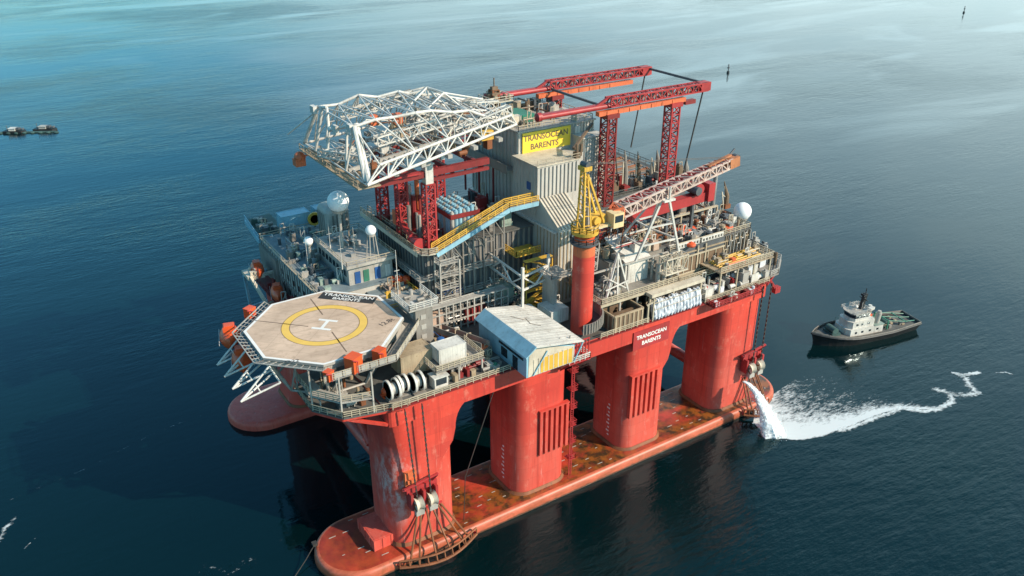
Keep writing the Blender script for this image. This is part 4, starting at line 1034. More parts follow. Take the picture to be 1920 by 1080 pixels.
# grey masts beside the derrick head
mb = MB(); c = PY(908, 165, 45); t_ = thing('lookout_mast', 'dark lattice mast standing up at the back left of the tower roof', 'mast', (54.2, 45.5, 65.25))
mb.lattice((54.2, 45.5, 65.25), (54.2, 45.5, 71.5), 1.6, 1.6, 4, .12); mb.build('lattice', 'rustbar', t_)
mb = MB(); mb.box(53.2, 55.2, 44.5, 46.5, 70.6, 71.0); mb.box(53.5, 54.9, 45.0, 46, 71.0, 72.2); mb.tube((54.2, 45.5, 72.2), (54.2, 45.5, 74), .15, 6); mb.build('head', 'brown', t_)
mb = MB(); mb.prism([(51.6, 43), (57.5, 43), (57.5, 47.6), (51.6, 47.6)], 69.2, 69.4); mb.rail([(51.6, 43, 69.4), (57.5, 43, 69.4), (57.5, 47.6, 69.4), (51.6, 47.6, 69.4)], 1, 1.5, .06, closed=True); mb.build('platform', 'offwhite', t_)
clutter(t_, 52, 57, 43.5, 47, 69.4, 8, 1.1, 1.4, ['brown', 'rustbar', 'tan'], 85)

# ------------------------------------------------------------------ derrick, laid on its side
dk_ = thing('derrick', 'white lattice derrick lying on its side over the drill floor', 'derrick', (30, 36, 64))
def sec(f):
    x = 13.6+f*33.4; zb = 65.0+f*4.6; j = lambda k: (.55*math.sin(f*23+k*2.1) if .02 < f < .98 else 0); zt = 73.4+1.3*math.sin(math.pi*f)-2.8*f*f
    return [Vector((x, 21.2+4.6*f, zb)), Vector((x, 51-4.6*f, zb)), Vector((x+1.2*(1-f), 44.6-1.5*f+j(3), zt+j(1))), Vector((x+1.2*(1-f), 28+2.5*f+j(4), zt-.8*f+j(2)))]
S = [sec(i/8) for i in range(9)]
for k, nm in enumerate(('chord',)*4):
    mb = MB()
    for a, b2 in zip(S, S[1:]): mb.tube(a[k], b2[k], .27, 8)
    mb.build('chord', 'white', dk_)
NM = [PY(712, 309, 22.0), PY(958, 216, 26.0)]; NMs = [NM[0].lerp(NM[1], i/8) for i in range(9)]
mb = MB()
for a, b2 in zip(NMs, NMs[1:]): mb.tube(a, b2, .26, 8)
mb.build('chord', 'white', dk_)
mb = MB()
for n in range(9):
    mb.tube(NMs[n], S[n][0], .16, 6)
    if n % 2 == 0: mb.tube(NMs[n], S[n][3], .16, 6)
    if n < 8: mb.tube(NMs[n].lerp(NMs[n+1], .5), S[n][0], .15, 6); mb.tube(NMs[n].lerp(NMs[n+1], .5), S[n+1][0], .15, 6)
    if n in (1, 3, 5): mb.tube(NMs[n+1], S[n][3], .14, 6)
mb.build('lacing', 'white', dk_)
for k, (i, j) in enumerate(((3, 2), (2, 1), (1, 0))):          # lacing of each face
    mb = MB()
    for n in range(8):
        a, b2 = S[n], S[n+1]; ma, mj = a[i].lerp(b2[i], .5), a[j].lerp(b2[j], .5)
        mb.tube(a[i], a[j], .17, 6)
        if k == 1: mb.tube(a[i], mj, .15, 6); mb.tube(mj, b2[i], .15, 6); mb.tube(ma, mj, .10, 5)
        else:
            c = (a[i]+a[j]+b2[i]+b2[j])/4; mb.tube(a[i], b2[j], .15, 6); mb.tube(a[j], b2[i], .13, 6)
    mb.tube(S[8][i], S[8][j], .2, 6); mb.build('lacing', 'white', dk_)
# looser members and stowed sections piled inside and along the far side
for (ax_, ay_, az), (bx_, by_, bz), ww, mt_ in (((640, 214, 46), (800, 173, 44), 1.7, 'white'), ((668, 204, 49), (772, 174, 48), 1.1, 'grey'), ((705, 265, 33), (842, 222, 33), 1.6, 'white'), ((760, 238, 40), (890, 190, 40), 1.5, 'lgrey'), ((812, 205, 42), (930, 196, 42), 1.8, 'white'), ((600, 285, 40), (690, 300, 30), 1.3, 'white'), ((850, 250, 30), (955, 205, 30), 1.6, 'white')):
    mb = MB(); a, b2 = PY(ax_, ay_, az), PY(bx_, by_, bz); mb.lattice(a, b2, ww, ww, 7, .12); mb.build('stowed_section', mt_, dk_)
mb = MB()
pk = PY(800, 164, 41)
for px, py, yy in ((765, 192, 41), (770, 196, 36), (835, 200, 41), (838, 206, 36), (862, 190, 38)): mb.tube(pk, PY(px, py, yy), .2, 6)
pk2 = PY(832, 174, 37); mb.tube(pk, pk2, .22, 6)
for px, py, yy in ((800, 205, 36), (868, 203, 36), (905, 186, 38)): mb.tube(pk2, PY(px, py, yy), .18, 6)
mb.build('peak_frame', 'white', dk_)
q = random.Random(97); 
for n in range(34):
    f = q.random(); s_ = sec(f); s3 = sec(min(1, f+q.uniform(.05, .2))); u, v = q.random(), q.random(); a = s_[0].lerp(s_[1], u).lerp(s_[3].lerp(s_[2], u), q.uniform(.1, .9)); b2 = s3[0].lerp(s3[1], u+q.uniform(-.15, .15)).lerp(s3[3].lerp(s3[2], u), q.uniform(.1, 1))
    mb = MB(); mb.tube(a, b2, q.uniform(.08, .17), 6); mb.build('loose_member', q.choice(['white', 'white', 'lgrey', 'steel', 'offwhite', 'rustbar']), dk_)
# open base end: A-frames of heavy legs
mb = MB(); B = S[0]
mb.tube(B[3]+Vector((-.4, -1.2, .4)), B[0]+Vector((.3, 1.4, .2)), .42, 8); mb.tube(B[3]+Vector((.8, .8, .2)), B[0]+Vector((.6, .4, 0)), .5, 8)
mb.tube(B[2], B[1], .4, 8); mb.tube(B[2]+Vector((0, -2.4, .6)), B[1]+Vector((0, -6, 0)), .3, 8); mb.tube(B[2], B[2]+Vector((0, -4.5, .8)), .3, 8); mb.tube(B[2]+Vector((0, -4.5, .8)), B[2]+Vector((-.5, -6, -3)), .3, 8)
mb.tube(B[2]+Vector((-.5, -6, -3)), B[1]+Vector((0, -12, .2)), .22, 8); mb.tube(B[2]+Vector((-.5, -6, -3)), B[3]+Vector((0, 3, -.6)), .3, 8); mb.tube(B[3]+Vector((0, 3, -.6)), B[3], .35, 8)
mb.tube(B[3]+Vector((0, 3, -.6)), B[0]+Vector((0, 9, .2)), .25, 8); mb.tube(B[0]+Vector((0, 9, .2)), B[3], .22, 8); mb.tube(B[1]+Vector((0, -12, .2)), B[2]+Vector((0, -4.5, .8)), .22, 8)
mb.tube(B[2]+Vector((0, -2.4, .6)), B[1]+Vector((-3.4, -1, 2.6)), .18, 6); mb.build('base_legs', 'white', dk_)
mb = MB(); mb.box(13.4, 14.2, 43.4, 45.2, 72.4, 73.8); mb.box(13.8, 14.4, 34, 35.6, 70.6, 72.2); mb.box(13.7, 14.4, 27.2, 28.6, 72.6, 74.0); mb.split('gusset', 'white', dk_)
mb = MB()
for k, (y0, y1) in enumerate(((23, 24.4), (29, 31), (40, 41.8), (46.4, 48))):
    for n in range(6): mb.box(14.2+n*5.4, 15.1+n*5.4, y0, y1, 64.2+n*.7, 64.9+n*.7)
for y in (30, 36, 42): mb.beam((14, y, 65.1), (48, y, 69.6), .5, .7)
mb.build('inner_beams', 'lgrey', dk_)
mb = MB(); c = S[0]
mb.prism([(12.2, 22), (16.5, 22), (16.5, 50), (12.2, 50)], 64.1, 64.35); mb.rail([(12.2, 22, 64.35), (12.2, 50, 64.35)], 1.1, 2, .07); mb.build('base_platform', 'tan', dk_)
clutter(dk_, 16, 45, 25, 47, 64.6, 46, 2.0, 2.6, ['brown', 'tan', 'grey', 'lgrey', 'rustbar', 'white', 'dgrey'], 91)
clutter(dk_, 26, 48, 28, 44, 68.5, 34, 1.8, 2.4, ['brown', 'tan', 'lgrey', 'rustbar', 'white', 'offwhite', 'steel'], 92)
mb = MB(); p = PY(562, 295, 50); mb.sphere(p, 1.2, 10, 8); mb.box(p.x-1.2, p.x+.8, p.y-1, p.y+1, p.z-1.6, p.z-.2); mb.beam(p, (14, p.y-1, p.z+.6), .3); mb.build('hook_block', 'orangebeam', dk_)
for px, py, yy in ((745, 222, 36), (700, 225, 40)):
    p = PY(px, py, yy); mb = MB(); mb.obox(p, (1.6, 1.6, 1.8)); mb.build('junction_box', 'orangebeam', dk_)
mb = MB(); p = PY(912, 253, 26); mb.obox(p, (2.6, 1.0, 1.8)); mb.build('walkway_panel', 'yellow', dk_)
mb = MB()                                                # crown end, densely braced head
H = [v+Vector((0, 0, 0)) for v in S[8]]
for k in range(10):
    a = H[0].lerp(H[3], (k % 5)/4); b2 = H[1].lerp(H[2], ((k*2) % 5)/4); mb.tube(a, b2, .12, 5); mb.tube(a+Vector((0, 0, 0)), a.lerp(b2, .3)+Vector((2.5, 0, .4)), .12, 5)
mb.build('crown_bracing', 'white', dk_)

# ------------------------------------------------------------------ red gantry over the riser deck
gc = thing('riser_gantry_crane', 'red gantry crane with two long lattice rails right of the tower', 'gantry crane', (76, 37, 48))
GX0, GX1 = 53.6, 98.0
for yy in (27.3, 46.8):
    far = yy > 40
    mb = MB(); mb.tube((GX0, yy, 69.6), (72, yy, 69.6), .55, 10); mb.tube((GX0, yy+1.3, 69.4), (72, yy+1.3, 69.4), .4, 8); mb.beam((GX0, yy+.6, 69.9), (72, yy+.6, 69.9), 1.2, .3); mb.lathe((GX0, yy+.4, 69.6), [(.02, -1), (.9, -.6), (.9, .3)], 12, axis='X')
    for k in range(12): mb.beam((GX0+1+k*1.5, yy, 69.6), (GX0+1.8+k*1.5, yy+1.3, 69.6), .2)
    mb.build('front_rail', 'red', gc)
    x0 = 70.5 if not far else 69
    mb = MB(); mb.lattice((x0, yy, 70.4), (GX1, yy, 70.4), 2.0, 1.7, 18, .15); mb.box(GX1-2.2, GX1+.6, yy-1.1, yy+1.1, 69.5, 71.4); mb.beam((x0-3.5, yy, 69.7), (x0, yy, 71.3), .5)
    mb.build('lattice_rail', 'red', gc)
    mb = MB(); mb.beam((x0-3, yy-.4, 68.4), (91.5 if not far else 93, yy-.4, 68.4), 1.2, .9)
    for k in range(7): mb.box(x0-1+k*3, x0-.6+k*3, yy-1.12, yy-1.0, 68.0, 68.8)
    mb.build('runway_beam', 'orangebeam', gc)
    mb = MB()
    for k in range(10): mb.box(x0+.8+k*2.6, x0+2.5+k*2.6, yy-.06, yy+.06, 69.7, 71.1)
    mb.split('rail_panel', 'grey', gc)
for i, (x, yy) in enumerate(((70.9, 27.3), (88.6, 27.3), (70.9, 46.8))):
    mb = MB(); mb.lattice((x, yy, 48), (x, yy, 67.2), 2.3, 2.3, 11, .16); mb.beam((x, yy, 48), (x, yy, 67.2), .4); mb.box(x-1.6, x+1.6, yy-1.6, yy+1.6, 67.2, 68.1); mb.build('tower', 'dred' if i != 1 else 'red', gc)
mb = MB(); mb.beam((GX1, 27.3, 70.9), (GX1, 46.8, 70.9), .35, .5); mb.beam((69.5, 28, 69.6), (69.5, 46, 69.6), .35, .5); mb.split('tie_beam', 'dgrey', gc)
for a, b2 in (((97.6, 27.3, 70.2), (93.5, 27.3, 50)), ((97.6, 46.8, 70.2), (94.5, 46.8, 52))): mb = MB(); mb.path([a, b2], .18, 6); mb.build('hoist_cable', 'cable', gc)
mb = MB(); mb.path([(72.4, 27.8, 66), (77.6, 31, 50)], .14, 6); mb.build('hoist_cable', 'cable', gc)
mb = MB(); mb.box(GX1-6, GX1-3, 26.8, 28, 67.0, 67.9); mb.build('trolley', 'dred', gc)

# ================================================================== FRONT DECK, LEFT HALF
def frame_boxed(parent, x0, x1, y0, y1, z0, z1, mt, nx=3, r=.2, diag=True, name='frame'):
    mb = MB()
    for i in range(nx+1):
        x = x0+(x1-x0)*i/nx
        for y in (y0, y1): mb.beam((x, y, z0), (x, y, z1), r*1.4)
        mb.beam((x, y0, z1), (x, y1, z1), r)
    for z in (z0+(z1-z0)*.5, z1):
        for y in (y0, y1): mb.beam((x0, y, z), (x1, y, z), r)
        for x in (x0, x1): mb.beam((x, y0, z), (x, y1, z), r)
    if diag:
        for i in range(nx):
            a, b2 = x0+(x1-x0)*i/nx, x0+(x1-x0)*(i+1)/nx; mb.beam((a, y0, z0), (b2, y0, z1) if i % 2 else (b2, y0, (z0+z1)/2), r*.8)
    return mb.build(name, mt, parent)
def reel(x, y, z, r, wd, lab):
    t_ = thing('winch_reel', lab, 'winch', (x, y, z), 'winch reels on the deck edge')
    for s in (-1, 1):
        mb = MB(); mb.lathe((x+s*wd/2, y, z+r+.2), [(.3, -.12), (r, -.12), (r, .12), (.3, .12), (.3, -.12)], 24, axis='X'); mb.build('flange', 'lgrey', t_)
        mb = MB(); mb.lathe((x+s*wd/2, y, z+r+.2), [(r*.86, -.2), (r*1.02, -.2), (r*1.02, .2), (r*.86, .2), (r*.86, -.2)], 24, axis='X'); mb.build('rim', 'white', t_)
    mb = MB(); mb.tube((x-wd/2, y, z+r+.2), (x+wd/2, y, z+r+.2), r*.62, 18); mb.build('drum', 'lgrey', t_)
    mb = MB(); mb.box(x-wd/2-.4, x+wd/2+.4, y-r*.8, y+r*.8, z, z+.3); mb.box(x+wd/2+.3, x+wd/2+.9, y-.6, y+.6, z+.3, z+r+.6); mb.build('base', 'grey', t_)
reel(8.2, 4.6, 33, 1.75, 1.5, 'left grey winch reel on the front deck edge above the nearest column')
reel(10.4, 5.4, 33, 1.6, 1.1, 'smaller grey winch reel tucked between the two big reels')
reel(12.7, 4.5, 33, 1.75, 1.5, 'right grey winch reel on the front deck edge above the nearest column')
mb = MB(); p = PZ(728, 745, 33); mb.sphere((p.x, p.y+.5, 33.95), .95, 14, 10, sz=1); mb.box(p.x-.9, p.x+.9, p.y-.3, p.y+1.3, 33, 33.3)
solo(mb, 'mooring_buoy', 'orange', 'round orange buoy left of the grey winch reels', 'buoy', (p.x, p.y, 33))
wp = thing('control_cabin', 'tilted white framed control cabin right of the winch reels', 'cabin', (16, 3.6, 33))
mb = MB(); mb.box(15.3, 17.9, 2.8, 4.8, 33, 35.3); mb.box(15.1, 18.1, 2.6, 5, 35.3, 35.45); mb.build('body', 'white', wp)
mb = MB(); mb.box(15.6, 17.6, 2.72, 2.8, 33.9, 35.1); mb.build('window', 'glass', wp)
container('deck_container', (14.6, 9.6, 34.4), (6.4, 4.2, 4.0), 0, 'tan', 'tall brown ribbed container behind the winch reels under the helideck walkway')
# railed mezzanine with white box
mz = thing('front_mezzanine', 'railed mezzanine carrying the white cabin above the deck edge', 'platform', (20, 6.4, 33))
mb = MB(); mb.box(15.8, 25.6, 3.2, 10.4, 36.0, 36.2); mb.build('deck', 'grey', mz)
mb = MB(); mb.rail([(15.9, 10.3, 36.2), (15.9, 3.3, 36.2), (25.5, 3.3, 36.2), (25.5, 10.3, 36.2)], 1.1, 1.2, .07, mids=2); mb.build('railing', 'rail', mz)
mb = MB()
for x in (16.2, 20.5, 25.2):
    for y in (3.6, 10): mb.beam((x, y, 33), (x, y, 36), .28)
mb.split('post', 'lgrey', mz)
clutter(mz, 17, 25, 8.8, 10.2, 36.2, 6, 1, 1.2, ['blue', 'grey', 'lgrey'], 101)
container('cabin_container', (20.2, 6.6, 36.25), (5.4, 3.2, 2.9), 0, 'white', 'white cabin container with stained roof on the railed mezzanine')
for k, (px, py) in enumerate(((776, 628), (800, 640), (826, 632), (793, 650))):
    p = PZ(px, py, 37); mb = MB(); r = .75; mb.tube((p.x, p.y, 33), (p.x, p.y, 36.6), r, 14); mb.sphere((p.x, p.y, 36.6), r, 14, 8, sz=.5)
    solo(mb, 'gas_tank', 'blue' if k != 1 else 'black', ('leftmost blue upright tank below the helideck corner', 'black upright tank between blue tanks near the grey stair column', 'blue upright tank farthest right below the helideck corner', 'front blue upright tank just behind the white cabin')[k], 'tank', (p.x, p.y, 33))
sc_ = thing('helideck_access_tower', 'grey square access tower with white railed top right of the helideck', 'tower', (19.3, 15, 33))
mb = MB(); mb.box(17.6, 21.0, 13.6, 17, 33, 43.2); mb.build('shaft', 'grey', sc_)
mb = MB(); mb.box(16.2, 22.2, 13.2, 20.5, 43.2, 43.45); mb.build('top_deck', 'lgrey', sc_)
mb = MB(); mb.rail([(16.3, 20.4, 43.45), (16.3, 13.3, 43.45), (22.1, 13.3, 43.45), (22.1, 20.4, 43.45)], 1.15, 1.2, .075, mids=2); mb.build('railing', 'white', sc_)
mb = MB()
for z in (35, 37, 39, 41): mb.box(17.5, 17.6, 14.6, 15.6, z, z+.9); mb.box(18.6, 19.6, 13.5, 13.6, z, z+.9)
mb.split('panel', 'lgrey', sc_)
clutter(sc_, 17, 21.5, 14, 19.5, 43.45, 6, 1.2, 1.0, ['white', 'lgrey', 'grey'], 103)
mb = MB(); mb.tube((17, 19, 43.45), (17, 19, 53), .1, 6, .05); mb.beam((16.5, 19, 49), (17.5, 19, 49), .08)
solo(mb, 'antenna_mast', 'white', 'tall thin antenna mast on top of the grey access tower', 'antenna', (17, 19, 43.45))
# pipe fence / rack wall
pr_ = thing('pipe_rack_wall', 'long pale rack wall with vertical posts across the deck behind the white hut', 'rack', (33, 20, 33))
mb = MB()
for k in range(13):
    x = 22.2+k*1.55; mb.beam((x, 19.4, 33), (x, 19.4, 39.0), .28); mb.beam((x, 21.2, 33), (x, 21.2, 39.0), .22)
mb.build('posts', 'lgrey', pr_)
mb = MB()
for z in (35.4, 37.3, 39.0): mb.beam((22.2, 19.4, z), (40.9, 19.4, z), .24); mb.beam((22.2, 21.2, z), (40.9, 21.2, z), .2)
mb.box(22.2, 40.9, 19.5, 21.1, 38.7, 38.85); mb.build('rails', 'lgrey', pr_)
mb = MB(); mb.box(22.6, 26.5, 19.7, 21, 33, 37.6); mb.build('tank_panel', 'pinkroof', pr_)
mb = MB(); mb.box(31.5, 36, 20, 21, 33, 36.4); mb.build('cabinet', 'dred', pr_)
mb = MB()
for k in range(4): mb.tube((27.5, 19.9+k*.35, 33.6+k*.9), (40, 19.9+k*.35, 33.6+k*.9), .16, 6)
mb.split('pipe', 'steel', pr_)
container('blue_container', (31.4, 27.0, 35.0), (5.4, 3.8, 3.4), R(0), 'blue', 'deep blue covered container in the well below the inclined walkway')
container('green_container', (41.2, 24.0, 34.4), (5.2, 4.4, 3.2), R(0), 'lgreen', 'pale green container in the well left of the tower')
wl = thing('well_platform', 'grey platform in the shaded well below the inclined walkway', 'platform', (36, 24, 33))
mb = MB(); mb.box(27.5, 46, 21.4, 29.6, 34.2, 34.4); mb.build('deck', 'dgrey', wl)
mb = MB(); mb.rail([(27.6, 21.6, 34.4), (45.9, 21.6, 34.4), (45.9, 29, 34.4)], 1.1, 1.8, .06); mb.build('railing', 'lgrey', wl)
clutter(wl, 35, 46, 22.5, 28.5, 34.4, 34, 1.6, 2.2, ['dgrey', 'grey', 'green', 'deckgreen'], 105)
# orange gangway between mezzanine and rack
t_ = thing('stowed_gangway', 'stowed gangway with orange floor sloping behind the white cabin', 'gangway', (26, 12, 33))
mb = MB(); mb.beam((24.2, 18, 35.0), (28.4, 7.6, 35.0), 1.7, .2); mb.build('floor', 'orangebeam', t_)
mb = MB()
for s in (-.9, .9): mb.beam((24.2+s, 18, 35.7), (28.4+s, 7.6, 35.7), .14, 1.1)
mb.build('side_girder', 'grey', t_)
mb = MB(); mb.box(23.6, 24.8, 17, 18.4, 33, 34.8); mb.box(27.8, 29, 7.4, 8.6, 33, 34.8); mb.split('stand', 'grey', t_)
fd = thing('deck_gear', 'grey pipework and cabinets on the deck between winch reels and white hut', 'deck equipment', (24, 6, 33))
mb = MB(); mb.box(13.8, 30, 2.9, 18, 33.0, 33.15); mb.build('base_plate', 'deck', fd)
clutter(fd, 18.5, 29.8, 3.2, 8.5, 33.15, 40, 1.5, 1.7, ['green', 'grey', 'lgrey', 'tan', 'dgrey', 'dred'], 107)
clutter(fd, 14, 29, 11, 17.5, 33.15, 50, 1.8, 2.6, ['grey', 'brown', 'tan', 'dgrey', 'lgrey', 'blue'], 108)
def edge_rail(x0, x1, lab): mb = MB(); mb.rail([(x0, 1.7, 32.85), (x1, 1.7, 32.85)], 1.15, 1.5, .07, mids=2); solo(mb, 'deck_railing', 'rail', lab, 'railing', (x0, 1.7, 32.85))
edge_rail(6.8, 30, 'pale railing along the front deck edge left of the white hut')
edge_rail(50.5, 62.5, 'pale railing along the front deck edge beside the red name board')
edge_rail(77.8, 97, 'pale railing along the front deck edge at the right end')

# ------------------------------------------------------------------ white hut
ht = thing('white_hut', 'white roofed hut with pale blue left side and cream front hanging over the edge', 'hut', (36, 3, 33))
x0, x1, y0, y1 = 30.6, 41.0, -2.5, 13.6
mb = MB(); mb.extr([(x0, y0, 33.1), (x1, y0, 33.1), (x1, y0, 36.6), (x0+2.2, y0, 39.0), (x0+.3, y0, 38.2), (x0, y0, 37.2)], (0, y1-y0, 0)); mb.build('wall', 'cyan', ht)
mb = MB(); mb.extr([(x0+.3, y0-.08, 33.2), (x1-.2, y0-.08, 33.2), (x1-.2, y0-.08, 36.5), (x0+2.2, y0-.08, 38.7), (x0+.5, y0-.08, 37.6)], (0, .07, 0)); mb.build('front_panel', 'offwhite', ht)
mb = MB(); mb.extr([(x0+1.6, y0-.7, 39.25), (x1+1.6, y0-.7, 37.3), (x1+1.6, y0-.7, 37.1), (x0+1.6, y0-.7, 39.0)], (0, y1-y0+1.2, 0)); mb.build('roof', 'white', ht)
mb = MB(); mb.extr([(x0+1.6, y0-.7, 39.25), (x0+1.6, y0-.7, 39.02), (x0-.55, y0-.7, 37.4), (x0-.6, y0-.7, 37.65)], (0, y1-y0+1.2, 0)); mb.build('roof_skirt', 'cyan', ht)
mb = MB(); mb.box(x0-.06, x0, y0+1.0, y0+9, 36.1, 36.6); mb.box(x0-.06, x0, y0+2.8, y0+4.4, 33.2, 35.8); mb.box(x0-.06, x0, y0+6.2, y0+8.2, 34, 35.8); mb.split('opening', 'glass', ht)
mb = MB()
for k in range(9): mb.box(x0+1.4+k*1.05, x0+1.6+k*1.05, y0-.16, y0-.09, 33.2, 36.4)
mb.build('cladding_strip', 'offwhite', ht)
mb = MB(); mb.beam((x0+1.2, y0-.3, 33.3), (x0+4.2, y0-.3, 37.5), .16); mb.beam((x1-.2, y0-.3, 33.4), (x1+1.4, y0-.6, 37), .2); mb.build('diagonal_stay', 'cyan', ht)
mb = MB(); mb.box(x1-7.4, x1-.3, y0-.14, y0-.085, 33.3, 36.2); mb.build('shutter', 'yellow', ht)
mb = MB(); 
for yy in (2.5, 7.0): mb.beam((x0+1.8, yy, 39.28), (x1+1.5, yy, 37.4), .12, .05)
for xx, yy in ((38.6, -1.2), (40.6, -1.6)): mb.tube((xx, yy, 37.5), (xx, yy, 38.2), .16, 8)
mb.build('roof_seam', 'lgrey', ht)
mb = MB(); zr = lambda x: 39.26-(x-32.2)*.1875
for k in range(18):
    yy = y0-.4+k*.92; mb.beam((32.4, yy, zr(32.4)), (42.4, yy, zr(42.4)), .10, .06)
mb.build('roof_rib', 'white', ht)
mb = MB(); mb.bpath([Vector((x, y, zr(x)+.07)) for x, y in ((35, 9.4), (36.6, 7.6), (37.4, 7.9), (36.9, 5.6), (38.4, 4.4))], .07, h=.05); mb.build('roof_cord', 'brown', ht)
t_ = thing('side_landing', 'red framed landing with white struts right of the white hut', 'landing', (44, 1, 30))
mb = MB(); mb.box(41.4, 46.4, -.6, 2.3, 31.0, 31.2); mb.build('deck', 'red', t_)
mb = MB(); mb.rail([(41.5, -.5, 31.2), (46.3, -.5, 31.2), (46.3, 2.2, 31.2)], 1.2, 1, .08, mids=2); mb.build('railing', 'white', t_)
mb = MB(); mb.beam((41.6, 2.3, 28.6), (41.8, -.4, 31), .3); mb.beam((46, 2.3, 28.6), (46, -.4, 31), .3)
for k in range(7): mb.beam((41.8+k*.7, -.3, 31.2), (41.8+k*.7, -.3, 35.5), .18)
mb.beam((41.6, -.3, 35.5), (46.2, -.3, 35.5), .2); mb.build('red_frame', 'red', t_)
p = PZ(1030, 590, 37); container('small_white_container', (46.3, 11.6, 34.2), (4.2, 4.6, 2.8), 0, 'white', 'small white stacked container between the white hut and the crane pedestal')
t_ = thing('steel_scaffold', 'pale braced frame with yellow stair inside left of the tower', 'scaffold', (44, 20, 33))
mb = MB(); A_ = [PZ(902, 464, 44), PZ(980, 520, 44), PZ(1028, 497, 44)]
f0, f1, f2 = A_
for a in (f0, f1, f2): mb.beam((a.x, a.y, 33), (a.x, a.y, 44.6), .42)
for a, b2 in ((f0, f1), (f1, f2)):
    for z in (44, 41.2): mb.beam((a.x, a.y, z), (b2.x, b2.y, z), .34)
    n = 4 if a is f0 else 2
    for k in range(n):
        u, v = a.lerp(b2, k/n), a.lerp(b2, (k+1)/n); mb.beam((u.x, u.y, 41.2 if k % 2 else 44), (v.x, v.y, 44 if k % 2 else 41.2), .26)
mb.beam((f0.x, f0.y, 41.2), (f0.x, f0.y-6, 36), .3); mb.beam((f1.x, f1.y, 44.5), (f1.x, f1.y, 46), .5); mb.beam((f2.x, f2.y, 44.5), (f2.x, f2.y, 46.3), .5)
mb.build('frame', 'white', t_)
mb = MB(); mb.box(44.5, 50.5, 22, 31, 43.6, 43.8); mb.rail([(44.6, 31, 43.8), (44.6, 22.1, 43.8), (50.4, 22.1, 43.8)], 1.2, 1.4, .09, mids=2); mb.build('yellow_platform', 'yellow', t_)
mb = MB()
for k in range(5): mb.beam((44.6 if k % 2 else 49.6, 18, 33.5+k*2.2), (49.6 if k % 2 else 44.6, 18, 35.7+k*2.2), .8, .14); mb.box(43.8, 50.2, 17.4, 18.6, 35.6+k*2.2, 35.7+k*2.2)
for x in (43.9, 50.1): mb.beam((x, 17.5, 33), (x, 17.5, 44), .22); mb.beam((x, 18.5, 33), (x, 18.5, 44), .22)
mb.build('yellow_stair', 'yellow', t_)
clutter(t_, 43, 50, 13.5, 21, 33, 20, 1.6, 2.5, ['brown', 'tan', 'dgrey', 'yellow', 'grey'], 109)

# ================================================================== PEDESTAL CRANE
PC = Vector((49.3, 6.4, 33)); cr = thing('pedestal_crane', 'yellow pedestal crane on a red column with long white and orange boom', 'crane', tuple(PC))
mb = MB(); mb.tube(PC+Vector((0, 0, -3.9)), PC+Vector((0, 0, 16.2)), 2.05, 28); mb.build('pedestal', 'hull', cr)
mb = MB(); mb.lathe(PC, [(2.06, 16.2), (2.06, 18.2), (.01, 18.2)], 28); mb.build('pedestal_band', 'orangebeam', cr)
mb = MB(); mb.lathe(PC, [(2.2, 18.2), (2.7, 18.5), (2.7, 18.9), (2.0, 19.0)], 28); mb.rail([PC+Vector((2.65*math.cos(R(a)), 2.65*math.sin(R(a)), 18.9)) for a in range(0, 360, 30)], 1.0, .9, .06, closed=True); mb.build('pedestal_walkway', 'dgrey', cr)
mb = MB(); mb.tube(PC+Vector((0, 0, 18.9)), PC+Vector((0, 0, 20.3)), 1.9, 24); mb.build('slew_ring', 'orange', cr)
mb = MB(); mb.lathe(PC, [(1.9, 20.3), (2.5, 20.4), (2.6, 21.1), (1.4, 21.2), (.01, 21.2)], 24); mb.rail([PC+Vector((2.55*math.cos(R(a)), 2.55*math.sin(R(a)), 21.1)) for a in range(0, 360, 30)], 1.05, .9, .07, closed=True); mb.build('turntable', 'yellow', cr)
zt = PC.z+21.2
mb = MB()
def pt(x, y, z): return PC+Vector((x, y, z-33))
for y in (-1.0, 1.0):
    mb.beam(pt(-1.1, y, zt), pt(-.9, y*.55, 65.9), .30); mb.beam(pt(3.6, y, zt+.8), pt(-.3, y*.55, 64.8), .34)
    for k in range(6):
        f = (k+.5)/6; a = pt(-1.3, y, zt).lerp(pt(-.9, y*.55, 65.9), f); b2 = pt(.6, y, zt).lerp(pt(-.3, y*.55, 64.8), f); mb.beam(a, b2, .14)
    mb.beam(pt(.6, y, zt), pt(-.3, y*.55, 64.8), .24)
for k in range(7):
    f = k/6; a, b2 = pt(-1.3, -1.3, zt).lerp(pt(-.9, -.72, 65.9), f), pt(-1.3, 1.3, zt).lerp(pt(-.9, .72, 65.9), f); mb.beam(a, b2, .14)
    if k < 6: mb.beam(a, pt(-1.3, 1.3, zt).lerp(pt(-.9, .72, 65.9), f+1/6), .12)
mb.box(*[v for s in ((PC.x-1.4, PC.x+.3), (PC.y-1, PC.y+1), (65.5, 66.3)) for v in s]); mb.build('a_frame', 'yellow', cr)
mb = MB(); mb.tube(pt(-.5, 0, 66.3), pt(-.5, 0, 67.9), .12, 6); mb.tube(pt(-.5, -.9, 66.5), pt(-.5, .9, 66.5), .55, 12); mb.build('mast_head', 'dgrey', cr)
mb = MB(); mb.beam(pt(.4, -.2, zt), pt(.4, -.2, 64), .5); mb.build('inner_column', 'lgrey', cr)
mb = MB(); mb.box(PC.x+.2, PC.x+5.2, PC.y-1.7, PC.y+1.9, zt+.1, zt+.5); mb.box(PC.x+4.6, PC.x+7.0, PC.y-2.6, PC.y-.2, zt-.2, zt+2.6); mb.build('cab', 'cream', cr)
mb = MB(); mb.box(PC.x+4.9, PC.x+6.7, PC.y-2.68, PC.y-2.6, zt+.9, zt+2.2); mb.box(PC.x+7.0, PC.x+7.08, PC.y-2.3, PC.y-.5, zt+.6, zt+2.2); mb.split('window', 'glass', cr)
